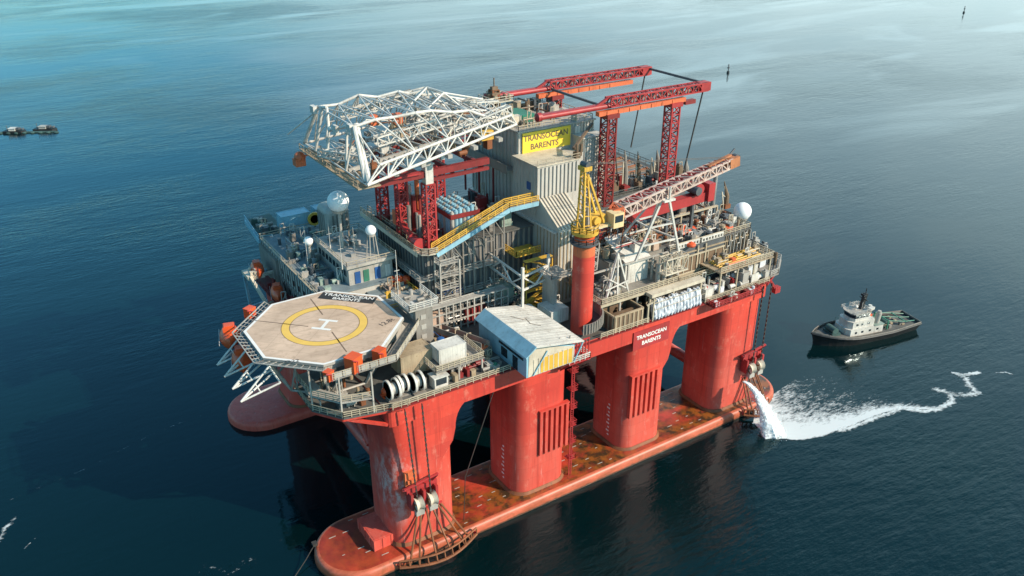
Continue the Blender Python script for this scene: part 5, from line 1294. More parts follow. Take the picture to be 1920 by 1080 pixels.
mb = MB(); mb.box(PC.x+1, PC.x+4.2, PC.y-.6, PC.y+1.6, zt+.5, zt+2.2); mb.tube((PC.x+2, PC.y-1.2, zt+1.4), (PC.x+2, PC.y+2.2, zt+1.4), .8, 14); mb.build('winch_house', 'yellow', cr)
ft, tip = Vector((57.0, 6.2, 56.3)), PY(1368, 304, 6.2)
mb = MB(); mb.lattice(ft, tip, 3.0, 2.0, 18, .17, w2=1.9, h2=1.7); bm_ = mb.build('boom', 'boom', cr)
mb = MB(); d = (tip-ft).normalized(); a, b2 = ft.lerp(tip, .12), ft.lerp(tip, .9)
for s in (1.35,): mb.beam(a+Vector((0, 1.4, .4)), b2+Vector((0, 1.0, .2)), .3, 1.3)
for k in range(17): p = ft.lerp(tip, .04+k*.053); mb.beam(p+Vector((0, 1.3, 1)), p+d*1.5+Vector((0, -1.2, 1.0)), .22)
mb.build('red_lacing', 'red', bm_)
mb = MB(); mb.obox(tip+d*.4, (2.6, 2.4, 2.0), ry=-math.asin(d.z)); mb.beam(tip-d*6+Vector((0, 0, 1.1)), tip+Vector((0, 0, 1.5)), .7, .35); mb.build('boom_head', 'boomtip', bm_)
mb = MB(); mb.lathe(tip+d*1.6+Vector((0, 0, .3)), [(.2, -.5), (.9, -.5), (.9, .5), (.2, .5)], 16, axis='Y'); mb.tube(tip+Vector((0, .4, 1.2)), tip+d*1.5+Vector((0, .4, 2.2)), .2, 6); mb.build('sheave', 'dgrey', bm_)
mb = MB(); mb.lattice(Vector((55.2, 6.2, 56.3)), ft, 1.2, .8, 2, .2, w2=3, h2=2); mb.build('boom_foot', 'orangebeam', bm_)
mb = MB()
for y in (-.4, .4): mb.path([pt(-.5, y, 66.6), tip+Vector((0, y, 1))], .05, 5)
mb.build('pendant_line', 'cable', cr)
# curved guard wall round the pedestal foot
mb = MB(); c = PC
ar = [R(a) for a in range(-125, 66, 8)]
vo = [(c.x+3.9*math.cos(a), c.y-.4+3.9*math.sin(a)) for a in ar]; vi = [(c.x+3.7*math.cos(a), c.y-.4+3.7*math.sin(a)) for a in ar]
n = len(ar); zz = [34.2+(i/n)*2.2 for i in range(n)]
mb.add([(x, y, z) for (x, y), z in zip(vo, zz)]+[(x, y, z+2.1) for (x, y), z in zip(vo, zz)]+[(x, y, z+2.1) for (x, y), z in zip(vi, zz)]+[(x, y, z) for (x, y), z in zip(vi, zz)],
   [(k*n+i, k*n+i+1, ((k+1) % 4)*n+i+1, ((k+1) % 4)*n+i) for k in range(4) for i in range(n-1)])
for a, z in zip(ar, zz): mb.beam((c.x+3.95*math.cos(a), c.y-.4+3.95*math.sin(a), z), (c.x+3.95*math.cos(a), c.y-.4+3.95*math.sin(a), z+2.1), .14)
t_ = thing('spiral_gangway', 'grey curved ribbed gangway wrapping the foot of the red crane pedestal', 'gangway', tuple(c)); mb.build('side_wall', 'grey', t_)
mb = MB(); vi2 = [(c.x+2.2*math.cos(a), c.y+2.2*math.sin(a)) for a in ar]
mb.add([(x, y, z+.1) for (x, y), z in zip(vi, zz)]+[(x, y, z+.1) for (x, y), z in zip(vi2, zz)]+[(x, y, z) for (x, y), z in zip(vi, zz)]+[(x, y, z) for (x, y), z in zip(vi2, zz)], [(i, i+1, n+i+1, n+i) for i in range(n-1)]+[(2*n+i, 3*n+i, 3*n+i+1, 2*n+i+1) for i in range(n-1)]); mb.build('floor', 'dgrey', t_)
mb = MB(); mb.box(46.4, 47.6, 12.2, 15.5, 33, 42); mb.beam((46.6, 12, 33), (46.6, 12, 43), .3); mb.box(45.8, 50.6, 11.6, 16.8, 42.4, 42.6); mb.rail([(45.9, 16.7, 42.6), (45.9, 11.7, 42.6), (50.5, 11.7, 42.6)], 1.1, 1.3, .07); 
solo(mb, 'stair_landing', 'lgrey', 'grey stair landing between the tower foot and the crane pedestal', 'landing', (48, 13, 33))

# boom rest
br = thing('boom_rest', 'tall pale four legged boom rest under the middle of the crane boom', 'boom rest', (67, 9, 44))
bt = ft.lerp(tip, .38)+Vector((0, 0, -1.5)); mb = MB()
for fx, fy in ((62.0, 6.2), (72.6, 5.4), (62.6, 14), (71.5, 14)): mb.beam((bt.x+(fx-67)*.16, bt.y+(fy-9)*.25, bt.z), (fx, fy, 44.6), .42)
for f in (.45, .75):
    P = [Vector((bt.x+(fx-67)*.16, bt.y+(fy-9)*.25, bt.z)).lerp(Vector((fx, fy, 44.6)), f) for fx, fy in ((62.0, 6.2), (72.6, 5.4), (71.5, 14), (62.6, 14))]
    for a, b2 in zip(P, P[1:]+P[:1]): mb.beam(a, b2, .28)
    mb.beam(P[0], P[2], .2)
mb.build('leg_frame', 'white', br)
mb = MB(); mb.box(bt.x-1.4, bt.x+1.4, bt.y-2.2, bt.y+2.2, bt.z, bt.z+.4); mb.beam((bt.x, bt.y-2.0, bt.z+.4), (bt.x, bt.y-2.0, bt.z+3), .3); mb.beam((bt.x, bt.y+2.0, bt.z+.4), (bt.x, bt.y+2.0, bt.z+3), .3); mb.build('cradle', 'white', br)

# ================================================================== RIGHT HALF OF THE DECK
kb = thing('red_catwalk_machine', 'thick red beam with flanged end lying under the white boom', 'pipe handler', (77, 14, 48))
a, b2 = PY(1180, 407, 14), PY(1320, 366, 14)
mb = MB(); mb.beam(a, b2, 1.9, 2.0); mb.beam(a+Vector((6, 1.6, 1.6)), b2+Vector((-2, 1.6, 2.2)), 1.2, .8); mb.build('beam', 'red', kb)
mb = MB(); mb.obox(b2+Vector((.6, 0, 1.0)), (1.8, 3.2, 3.9)); mb.tube(b2+Vector((-2.6, -1.2, 2)), b2+Vector((-2.6, 1.6, 2)), 1.3, 16); mb.build('end_flange', 'red', kb)
mb = MB(); mb.tube(b2+Vector((-3.4, -1.8, 2)), b2+Vector((-3.4, 1.8, 2)), .9, 14); clutterp = None; mb.build('drum', 'dgrey', kb)
mb = MB()
for f in (.15, .5, .85): p = a.lerp(b2, f); mb.beam((p.x, 14, p.z-1), (p.x, 14, 44), .6)
mb.split('leg', 'dgrey', kb)
# module with wing roof decks
m1 = thing('mud_module', 'cluttered grey process module with open top right of the crane', 'module', (84, 18, 33))
mb = MB(); mb.box(74, 97.5, 9.2, 30, 33, 42.6); mb.build('wall', 'dgrey', m1)
mb = MB()
for k in range(14):
    x = 90+k*.55; mb.box(x, x+.12, 9.0, 9.2, 38.3, 42.5)
for z in (34.5, 41.2): mb.box(74, 97.5, 8.95, 9.2, z, z+.25)
mb.build('wall_ribs', 'tan', m1)
mb = MB()
for k in range(7): x = 90.4+k*1.05; mb.path([(x, 8.8, 38.2), (x, 8.8, 40.2+k % 3), (x+.6, 8.8, 40.2+k % 3), (x+.6, 8.8, 42.6)], .13, 6)
mb.split('riser_line', 'lgrey', m1)
mb = MB(); mb.box(73.8, 97.7, 9.0, 30.2, 42.6, 42.8); mb.build('roof_deck', 'deck', m1)
mb = MB(); mb.box(75.6, 89.4, 8.95, 9.2, 37.0, 40.4); mb.build('louvre_panel', 'brown', m1)
mb = MB()
for k in range(7): mb.box(75.6+k*2.28, 75.8+k*2.28, 8.8, 8.95, 36.8, 40.6)
for k in (2, 3): mb.box(77+k*2.28, 77.3+k*2.28, 8.75, 8.95, 36.8, 42.4)
mb.box(75.4, 89.6, 8.7, 8.95, 40.4, 40.7); mb.box(75.4, 89.6, 8.7, 8.95, 36.6, 36.9); mb.build('panel_frame', 'rail', m1)
mb = MB(); mb.box(75, 90, 6.4, 9, 36.2, 36.4); mb.rail([(75, 6.5, 36.4), (90, 6.5, 36.4)], 1.15, 1.2, .075, mids=2); mb.build('lower_gallery', 'rail', m1)
mb = MB()
for x0 in (75.6, 82.6): 
    mb.box(x0, x0+6.4, 8.9, 9.3, 43.6, 43.9); mb.box(x0, x0+6.4, 8.9, 9.3, 42.85, 42.95)
    for k in range(8): mb.box(x0+k*.86, x0+k*.86+.3, 8.9, 9.3, 42.95, 43.6)
mb.build('roof_parapet', 'white', m1)
mb = MB(); mb.rail([(74, 9.2, 42.8), (97.5, 9.2, 42.8), (97.5, 30, 42.8)], 1.15, 1.5, .065, mids=2); mb.beam((75, 19, 45.0), (97, 19, 45.0), .5, .35); mb.beam((75, 19, 42.8), (75, 19, 45), .35); mb.beam((97, 19, 42.8), (97, 19, 45), .35); mb.beam((86, 19, 42.8), (86, 19, 45), .35); mb.build('roof_railing', 'rail', m1)
clutter(m1, 75, 97, 10, 18, 42.8, 95, 2.2, 1.9, ['grey', 'lgrey', 'tan', 'dgrey', 'rustbar', 'steel', 'offwhite', 'white'], 111)
clutter(m1, 75, 97, 20, 29.5, 42.8, 60, 2.6, 2.6, ['dgrey', 'grey', 'brown', 'black', 'rustbar', 'tan', 'lgrey'], 112)
for px, py, s, lab in ((1281, 431, 1.5, 'flat orange rescue craft on the module roof under the boom'), (1362, 425, 1.2, 'round red and orange capsule near the right radome'), (1296, 456, .8, 'small orange drum on the module roof')):
    p = PZ(px, py, 43.6); mb = MB(); mb.lathe((p.x, p.y, 42.85), [(.01, 0), (1.0*s, .05), (1.25*s, .5*s), (1.1*s, .9*s), (.5*s, 1.15*s), (.01, 1.2*s)], 18)
    if s == 1.5: mb.v = [Vector(((v.x-p.x)*1.9+p.x, v.y, 42.85+(v.z-42.85)*.75)) for v in mb.v]
    mb.box(p.x-.3*s, p.x+.3*s, p.y-.3*s, p.y+.3*s, 42.8+1.05*s*(.75 if s == 1.5 else 1), 42.8+1.35*s)
    solo(mb, 'rescue_craft', 'orange', lab, 'rescue craft', (p.x, p.y, 42.8))
# riser deck behind
rd = thing('riser_deck', 'dark raised pipe deck under the red gantry crane', 'module', (86, 40, 33))
mb = MB(); mb.box(72.6, 98, 30.4, 66, 33, 47.6); mb.build('wall', 'dgrey', rd)
mb = MB(); mb.box(72.6, 98.2, 30.2, 66.2, 47.6, 47.8); mb.rail([(72.7, 30.3, 47.8), (98.1, 30.3, 47.8), (98.1, 66, 47.8)], 1.15, 2, .065); mb.build('deck', 'deck', rd)
for k in range(18):
    mb = MB(); y = 31.6+k*1.1; mb.tube((75, y, 48.2), (94, y, 48.2), .45, 8); mb.tube((94, y, 48.2), (94.5, y, 48.2), .6, 8); mb.build('riser_pipe', ('dgrey', 'brown', 'rustbar')[k % 3], rd)
clutter(rd, 73.5, 97, 30.8, 34, 48.6, 26, 1.8, 2.4, ['dgrey', 'brown', 'grey', 'lgrey', 'dred', 'rustbar'], 113)
clutter(m1, 60, 73.5, 15, 29, 42.8, 1, .5, .5, ['grey'], 114)
sp = []
for k, (px, top, by, wd, lab) in enumerate(((1172, 282, 345, 1.5, 'left spire shaped riser tool beside the gantry leg'), (1196, 284, 345, 1.3, 'second spire shaped riser tool from the left'), (1232, 281, 350, 2.3, 'broad pale double spired riser tool left of the gantry leg'), (1284, 298, 345, 1.7, 'leaning spire shaped riser tool right of the gantry leg'), (1358, 340, 410, 1.4, 'tall dark spire standing alone near the right radome'))):
    yy = 32 if k < 4 else 21; zb = 48 if k < 4 else 42.8
    t, b0 = PY(px, top, yy), PY(px, by, yy); t_ = thing('riser_spire', lab, 'riser tool', (b0.x, yy, zb), 'spires on the riser deck')
    mb = MB(); lean = Vector((1.2, 0, 0)) if k == 3 else Vector((0, 0, 0))
    mb.tube((b0.x, yy, zb), (b0.x, yy, zb+(t.z-zb)*.45), wd*.42, 8, wd*.38); mb.tube((b0.x, yy, zb+(t.z-zb)*.45), (t.x+lean.x*.4, yy, t.z), wd*.38, 8, .08); mb.build('cone', 'brown' if k in (1, 4) else 'grey', t_)
    mb = MB(); mb.beam((b0.x+wd*.5, yy, zb), (t.x+wd*.2, yy, t.z-1.2), .22); mb.beam((b0.x-wd*.5, yy, zb), (t.x-wd*.2, yy, t.z-2.5), .22); mb.beam((b0.x+wd*.4, yy, zb+2), (t.x-wd*.2, yy, t.z-3), .15); mb.build('side_stay', 'offwhite', t_)
    if k == 2: mb = MB(); mb.tube((b0.x-1.2, yy+.6, zb), (t.x-.9, yy+.6, t.z-1.8), .8, 8, .1); mb.build('cone', 'offwhite', t_)
    mb = MB(); mb.box(b0.x-wd*.6, b0.x+wd*.6, yy-wd*.5, yy+wd*.5, zb, zb+1); mb.build('foot', ('dred', 'grey', 'rustbar', 'dgrey', 'rustbar')[k], t_)
t_ = thing('mast_group', 'thin grey exhaust mast at the right end of the boom', 'mast', (88, 20, 42.8)); p = PY(1340, 350, 20)
mb = MB(); mb.tube((p.x, 20, 42.8), (p.x, 20, 52.5), .5, 10); mb.tube((p.x, 20, 52.5), (p.x, 20, 54.5), .35, 10); mb.build('pipe', 'steel', t_)
mb = MB(); mb.lattice((p.x-1, 20.6, 42.8), (p.x-1, 20.6, 50), .9, .9, 5, .1); mb.build('lattice', 'grey', t_)
p = PY(1392, 396, 13.5); radome((p.x, 13.5, p.z), 2.0, 33.0, 'large white radome on a tall pale post at the right end of the deck', False, .8)
# module between crane and boom rest
m2 = thing('shaker_module', 'open framed module with white tarpaulin walls right of the crane pedestal', 'module', (63, 9, 33))
mb = MB(); mb.box(53.4, 73.4, 8, 30, 38.0, 38.2); mb.box(52.6, 72.6, 4.6, 8, 38.0, 38.15); mb.build('deck', 'grey', m2)
mb = MB(); mb.box(59, 73.5, 10.5, 29.8, 38.2, 43.2); mb.build('house', 'grey', m2)
mb = MB(); mb.box(58.8, 73.7, 10.3, 30, 43.2, 43.4); mb.build('roof', 'deck', m2)
mb = MB(); mb.box(62.2, 68.2, 9.2, 10.5, 38.2, 43); mb.extr([(61.9, 8.6, 43.0), (61.9, 16, 46.2), (61.9, 16, 46.0), (61.9, 8.6, 42.8)], (6.6, 0, 0)); mb.build('tent', 'white', m2)
mb = MB(); mb.extr([(62.2, 9.2, 43.05), (62.2, 15.9, 43.45), (62.2, 15.9, 46.0)], (6, 0, 0)); mb.build('tent_gable', 'offwhite', m2)
mb = MB()
for x in (53.0, 57.6, 62, 68.4, 72.4): mb.beam((x, 5, 33), (x, 5, 38), .35); mb.beam((x, 8.2, 33), (x, 8.2, 43.4), .35)
mb.beam((53, 8.2, 43.4), (72.4, 8.2, 43.4), .3); mb.split('post', 'lgrey', m2)
mb = MB(); mb.rail([(52.7, 8, 38.15), (52.7, 4.7, 38.15), (72.5, 4.7, 38.15), (72.5, 8, 38.15)], 1.15, 1.3, .075, mids=2); mb.beam((52.4, 4.5, 38.0), (72.8, 4.5, 38.0), .25, .5); mb.build('railing', 'rail', m2)
mb = MB(); ap = Vector((58.4, 7.4, 46.8))                     # A-frame stand
for fx, fy in ((54.2, 5.4), (57.2, 5.4), (60.6, 6.0), (58.6, 10)): mb.beam(ap, (fx, fy, 38.2), .3)
mb.beam((54.2, 5.4, 40.6), (60.2, 6, 41), .2); mb.beam((55.2, 5.8, 42.6), (60, 6.2, 39.4), .2); mb.beam((54.4, 5.4, 38.6), (58.2, 7, 43.4), .2); mb.build('a_frame_stand', 'white', m2)
mb = MB(); mb.lattice((53.0, 9.5, 44), (53.4, 9.5, 49.5), 2.2, 2.2, 4, .12); mb.build('lattice_post', 'lgrey', m2)
mb = MB()
for x in (68.8, 70.5, 72.2, 74): mb.tube((x, 6.8, 33.2), (x, 6.8, 42), .5, 10)
mb.split('riser_bottle', 'lgrey', m2)
mb = MB(); mb.lattice((68.6, 5.4, 42.2), (74.4, 5.4, 42.2), 2.2, 3.2, 4, .12); mb.box(68.4, 74.6, 4.2, 7.8, 40.4, 40.6); mb.build('bottle_frame', 'offwhite', m2)
clutter(m2, 59.5, 73, 11, 29.5, 43.4, 95, 2.4, 2.6, ['lgrey', 'tan', 'rustbar', 'offwhite', 'pinkroof', 'grey', 'white', 'brown'], 115)
clutter(m2, 53.5, 60, 6, 12, 38.2, 28, 1.5, 2, ['grey', 'tan', 'lgrey', 'dgrey'], 116)
clutter(m2, 55, 73, 4.8, 7.6, 33.1, 34, 1.4, 2.0, ['blue', 'green', 'dgrey', 'brown', 'grey'], 117)
clutter(m2, 53.5, 58.5, 13, 29, 38.2, 26, 2.0, 5.5, ['tan', 'lgrey', 'grey', 'brown', 'offwhite'], 118)
# brown open skip
t_ = thing('open_skip', 'brown open topped skip on the deck edge right of the crane pedestal', 'skip', (57, 4.4, 33))
x0, x1, y0, y1 = 53.8, 61.0, 1.9, 7.0
mb = MB(); mb.box(x0, x1, y0, y0+.2, 33, 36.4); mb.box(x0, x1, y1-.2, y1, 33, 36.4); mb.box(x0, x0+.2, y0+.2, y1-.2, 33, 36.4); mb.box(x1-.2, x1, y0+.2, y1-.2, 33, 36.4); mb.box(x0+.2, x1-.2, y0+.2, y1-.2, 33.05, 33.3); mb.box(x0+.2, x1-.2, y0+1.8, y0+2.4, 35.6, 35.9); mb.build('body', 'brown', t_)
mb = MB(); mb.bpath([(x0, y0, 36.5), (x1, y0, 36.5), (x1, y1, 36.5), (x0, y1, 36.5), (x0, y0, 36.5)], .34)
for k in range(7): mb.box(x0+.2+k*1.1, x0+.6+k*1.1, y0-.12, y0, 33, 36.3)
for k in range(4): mb.box(x0-.12, x0, y0+.3+k*1.3, y0+.6+k*1.3, 33, 36.3)
mb.build('rim_and_ribs', 'tan', t_)
# white draped pipes
dr = thing('tarpaulin_rack', 'row of white wrapped bundles hanging below a pale beam on the deck edge', 'rack', (70, 2.5, 33))
q = random.Random(21)
for k in range(15):
    x = 64.2+k*.86; mb = MB(); rings = []
    hgt = 36.9-(.5 if k % 4 == 0 else 0)+q.uniform(-.3, .3)
    for j in range(8):
        z = 33.0+(hgt-33.0)*j/7; ring = []
        for i in range(10):
            a = 2*math.pi*i/10; r = (.5 if 0 < j < 7 else .3)*(1+q.uniform(-.28, .28)); ring.append((x+r*math.cos(a), 2.2+r*1.25*math.sin(a)-.3+.1*j, z))
        rings.append(ring)
    mb.loops(rings, smooth=False); mb.build('wrapped_bundle', 'tarp', dr)
mb = MB(); mb.box(63.6, 77.9, 2.4, 4.2, 37.6, 38.3); mb.build('beam', 'offwhite', dr)
mb = MB()
for x in (63.8, 70, 77.6): mb.beam((x, 3.2, 33), (x, 3.2, 37.6), .35)
mb.beam((63.4, 1.6, 33), (63.4, 1.6, 38), .25); mb.beam((62.2, 1.8, 33), (62.2, 1.8, 37), .3); mb.beam((61.8, 1.8, 36.8), (64, 1.6, 37.6), .3); mb.split('post', 'rail', dr)
mb = MB(); mb.bpath([(63.5, 1.5, 36.9), (77.6, 1.5, 36.9)], .12); mb.bpath([(63.5, 1.5, 35.4), (77.6, 1.5, 35.4)], .08); mb.build('guard_rail', 'rail', dr)
# right end platform with yellow pipes and white gear
re_ = thing('end_platform', 'tan railed platform with yellow pipes at the right end of the deck', 'platform', (92, 5, 33))
mb = MB(); mb.box(82.5, 98.6, 2.6, 8.6, 37.9, 38.15); mb.build('deck', 'tan', re_)
mb = MB(); mb.rail([(82.6, 2.7, 38.15), (98.5, 2.7, 38.15), (98.5, 8.5, 38.15)], 1.15, 1.3, .08, mids=2); mb.build('railing', 'rail', re_)
mb = MB()
for k in range(6): mb.path([(84, 4+k*.7, 38.4), (96.5, 4+k*.7, 38.4+.1*k)], .16, 6)
mb.split('pipe', 'yellow', re_)
mb = MB()
for x in (83, 88, 93, 98): mb.beam((x, 3, 33), (x, 3, 38), .3)
mb.split('post', 'rail', re_)
clutter(re_, 84, 97.5, 3.4, 8, 38.15, 22, 1.3, 1.6, ['yellow', 'tan', 'rail', 'orangebeam', 'lgrey', 'grey'], 121)
clutter(re_, 78.5, 97.5, 2.8, 7, 33.1, 44, 2.4, 3.4, ['white', 'tarp', 'white', 'lgrey', 'dgrey', 'red'], 122)
mb = MB(); mb.obox((93.2, 2.6, 34.3), (2.4, .2, 2.2), .1); mb.build('hatch_cover', 'white', re_)
t_ = thing('lower_end_gallery', 'dark red railed gallery on the hull corner below the right end platform', 'platform', (84, 1, 31))
mb = MB(); mb.box(78.5, 92.5, -.4, 2.2, 32.3, 32.5); mb.build('deck', 'dred', t_)
mb = MB(); mb.rail([(78.5, 2, 32.5), (78.5, -.3, 32.5), (92.5, -.3, 32.5), (92.5, 2, 32.5)], 1.1, 1.1, .08, mids=2); mb.build('railing', 'red', t_)
clutter(t_, 79, 91, .2, 1.6, 32.5, 12, 1.1, 1.2, ['tarp', 'white', 'lgrey', 'dred'], 123)
et = thing('stern_gallery', 'cluttered grey gallery jutting out from the right end of the deck', 'platform', (102, 10, 33))
mb = MB(); mb.prism([(98.2, 2.4), (101, 2.6), (107.2, 7.2), (107.2, 12), (105, 20), (98.2, 22)], 33.2, 33.5); mb.build('deck', 'grey', et)
mb = MB(); mb.rail([(98.4, 2.6, 33.5), (101, 2.8, 33.5), (107, 7.3, 33.5), (107, 12, 33.5), (104.9, 19.8, 33.5)], 1.2, 1.2, .08, mids=2); mb.build('railing', 'lgrey', et)
clutter(et, 99, 105.8, 6, 16, 33.5, 40, 1.9, 3.6, ['lgrey', 'white', 'tarp', 'grey', 'tan', 'brown', 'dgrey'], 124)
mb = MB(); mb.beam((98.2, 4, 29.5), (102, 4, 33.2), .4); mb.beam((98.2, 10, 29.3), (106, 9, 33.2), .4); mb.beam((98.2, 16, 29.3), (104.5, 16, 33.2), .4); mb.split('bracket', 'red', et)
mb = MB(); mb.beam((97.4, 2.0, 33.2), (99.6, 1.4, 30.2), .5); mb.beam((98.2, 3.4, 33.2), (100.4, 2.6, 30.0), .4); mb.obox((99.8, 1.8, 30.2), (1.6, 1.2, 1.4)); mb.build('corner_fitting', 'red', et)
t_ = thing('pipe_bridge', 'tangle of pale scaffolding poles and pipes above the shaker roof beside the boom', 'scaffold', (66, 16, 43.4))
q = random.Random(141)
for k in range(26):
    x, y = q.uniform(59.5, 73), q.uniform(10.8, 20); h = q.uniform(2, 5.2); mb = MB(); mb.beam((x, y, 43.4), (x, y, 43.4+h), .15); mb.beam((x+1.8, y, 43.4), (x+1.8, y, 43.4+h), .15)
    for z in (.45, .97): mb.beam((x, y, 43.4+h*z), (x+1.8, y, 43.4+h*z), .12)
    mb.beam((x, y, 43.4+h*.45), (x+1.8, y, 43.4+h*.97), .1); mb.build('pole_frame', q.choice(['white', 'rail', 'tan', 'rustbar', 'lgrey', 'red']), t_)
for k in range(14):
    y = q.uniform(11, 20); z = q.uniform(44.5, 48); x0 = q.uniform(59.5, 64); mb = MB(); mb.tube((x0, y, z), (x0+q.uniform(4, 9), y, z), q.uniform(.1, .22), 6); mb.build('pipe', q.choice(['steel', 'tan', 'white', 'red', 'rustbar']), t_)
cd_ = thing('centre_gear', 'tangle of pipes and machinery on the deck behind the boom rest', 'machinery', (68, 22, 43))
mb = MB(); mb.box(58.8, 73.6, 18.5, 29.8, 43.45, 43.6); mb.build('base', 'dgrey', cd_)
clutter(cd_, 60, 73, 19, 29, 43.6, 60, 2.0, 4.2, ['tan', 'lgrey', 'rustbar', 'white', 'pinkroof', 'dgrey', 'brown', 'red'], 131)

# ================================================================== TUG
BW = PZ(1522, 626, 3.4); ST = PZ(1708, 598, 1.6); ax = (BW-ST); ax.z = 0; TL = ax.length; ax.normalize()
rz = math.atan2(ax.y, ax.x); ctr = (BW+ST)/2; ctr.z = 0
tg = thing('tugboat', 'dark hulled tugboat with white wheelhouse lying right of the rig', 'tug', tuple(ctr)); TM = Matrix.Translation(ctr) @ Matrix.Rotation(rz, 4, 'Z')
L2 = TL/2; HB = 5.0
def hullring(z, k, sheer=True):
    P = []; N = 18
    for s in (1, -1):
        for i in range(N+1):
            u = i/N if s == 1 else 1-i/N
            x = -L2+2*L2*u*(1-.0*k)
            f = min(1, (.72+.9*u)) * (1-max(0, (u-.62)/.38)**2.2)
            P.append((x*(.94+.06*k), s*HB*f*(.80+.2*k), z+(1.5*max(0, (u-.45)/.55)**2 if sheer else 0)))
    return P
mb = MB(); mb.loops([hullring(-1, 0, False), hullring(.2, .4), hullring(1.9, 1), hullring(2.6, 1.0)], [0, 0, 1], False, (True, False)); inn = hullring(2.6, .93); inn2 = hullring(1.7, .93)
mb.loops([hullring(2.6, 1.0), inn, inn2], [1, 1], False, (False, True), 2); mb.xform(TM); mb.build('hull', ['black', 'grey', 'deck'], tg)
mb = MB(); r_ = hullring(2.0, 1.03); mb.path(r_+r_[:1], .28, 6); mb.xform(TM); mb.build('fender', 'black', tg)
def tbox(x0, x1, w_, z0, z1, nm, mt, ch=.8):
    mb = MB(); mb.prism([(x0, -w_), (x1-ch, -w_), (x1, -w_+ch*1.5), (x1, w_-ch*1.5), (x1-ch, w_), (x0, w_)], z0, z1); mb.xform(TM); return mb.build(nm, mt, tg)
tbox(-4, 7.5, 3.1, 1.8, 4.6, 'deckhouse', 'white'); tbox(-1, 6.8, 2.7, 4.6, 7.0, 'upper_house', 'white'); whl = tbox(.8, 6.0, 2.3, 7.0, 9.6, 'wheelhouse', 'white')
tbox(.4, 6.4, 2.6, 9.6, 9.85, 'wheelhouse_roof', 'lgrey')
mb = MB(); mb.prism([(.9, -2.34), (5.25, -2.34), (6.04, -1.1), (6.04, 1.1), (5.25, 2.34), (.9, 2.34)], 8.1, 9.2); mb.xform(TM); mb.build('wheelhouse_windows', 'glass', tg)
mb = MB()
for x in (-2.5, 0, 2.5, 4.6): mb.box(x, x+.7, -3.15, -3.1, 2.9, 3.6); mb.box(x, x+.7, 3.1, 3.15, 2.9, 3.6)
for x in (0.5, 2.6, 4.2): mb.box(x, x+.7, 2.7, 2.75, 5.5, 6.3); mb.box(x, x+.7, -2.75, -2.7, 5.5, 6.3)
mb.xform(TM); mb.split('porthole', 'glass', tg)
mb = MB(); mb.beam((2.0, 0, 9.8), (1.2, 0, 16.5), .9, .9); mb.beam((1.5, -1.5, 14.4), (1.5, 1.5, 14.4), .25); mb.tube((1.2, 0, 16.5), (1.2, 0, 18.5), .12, 6); mb.box(1, 2.2, -.6, .6, 15.6, 16.4); mb.xform(TM); mb.build('mast', 'black', tg)
for s in (-1, 1): mb = MB(); mb.tube((-2.6, s*1.8, 4.6), (-3.0, s*1.8, 8.4), .75, 12); mb.tube((-3.0, s*1.8, 8.4), (-3.05, s*1.8, 9), .5, 10); mb.xform(TM); mb.build('funnel', 'white' if s < 0 else 'lgrey', tg)
mb = MB(); mb.obox((.2, 1.9, 10.6), (2.0, .9, .9), .3); mb.xform(TM); mb.build('searchlight', 'white', tg)
mb = MB(); mb.tube((10.4, -1.6, 4.2), (10.4, 1.6, 4.2), 1.0, 12); mb.box(9, 11.6, -2, 2, 2.6, 3.5); mb.xform(TM); mb.build('bow_winch', 'deckgreen', tg)
mb = MB(); mb.beam((-6, -2.6, 1.8), (-6, -2.6, 5), .3); mb.beam((-6, 2.6, 1.8), (-6, 2.6, 5), .3); mb.beam((-6, -2.6, 5), (-6, 2.6, 5), .3)
for y in (-2.6, 0, 2.6): mb.path([(-6, y, 5), (-12, y, 3.4), (-L2+1, y*.8, 2.6)], .14, 5)
mb.beam((-12, -2.8, 3.4), (-12, 2.8, 3.4), .3); mb.xform(TM); mb.build('towing_bows', 'green', tg)
mb = MB(); mb.tube((-7, -1.4, 2.9), (-7, 1.4, 2.9), .95, 12); mb.box(-8, -6, -2, 2, 1.8, 2.2); mb.xform(TM); mb.build('towing_winch', 'deckgreen', tg)
mb = MB(); mb.prism([(-4.2, -3.3), (-1, -3.3), (-1, 3.3), (-4.2, 3.3)], 4.6, 4.75); mb.rail([(-4.1, -3.2, 4.75), (-1, -3.2, 4.75), (7, -3, 4.75)], 1, 1.4, .06); mb.xform(TM); mb.build('boat_deck', 'lgreen', tg)

mb = MB(); mb.rail([(.6, -2.5, 9.85), (6.2, -2.5, 9.85), (6.2, 2.5, 9.85), (.6, 2.5, 9.85)], 1, 1.2, .05, closed=True); mb.xform(TM); mb.build('roof_railing', 'white', tg)
for x, y in ((-1.6, -3.25), (5.4, -3.25)): mb = MB(); mb.lathe((x, y, 4.0), [(.28, -.08), (.48, -.08), (.48, .08), (.28, .08), (.28, -.08)], 12, axis='Y'); mb.xform(TM); mb.build('life_ring', 'orange', tg)
for k in range(9):
    u = -11+k*2.5; yy = -5.25 if u < 6 else -5.25+(u-6)*.42; mb = MB(); mb.lathe((u, yy, 1.2), [(.3, -.2), (.62, -.2), (.62, .2), (.3, .2), (.3, -.2)], 12, axis='Y'); mb.xform(TM); mb.build('tyre_fender', 'black', tg)
mb = MB(); mb.box(-4.0, -1.8, -3.0, -1.4, 4.75, 5.5); mb.xform(TM); mb.build('rescue_boat', 'orange', tg)
for x, y, h in ((3, 1.5, 3.4), (4.6, -1.4, 2.4), (2.2, -1.8, 2.0)): mb = MB(); mb.tube((x, y, 9.85), (x, y, 9.85+h), .06, 6); mb.xform(TM); mb.build('aerial', 'white', tg)
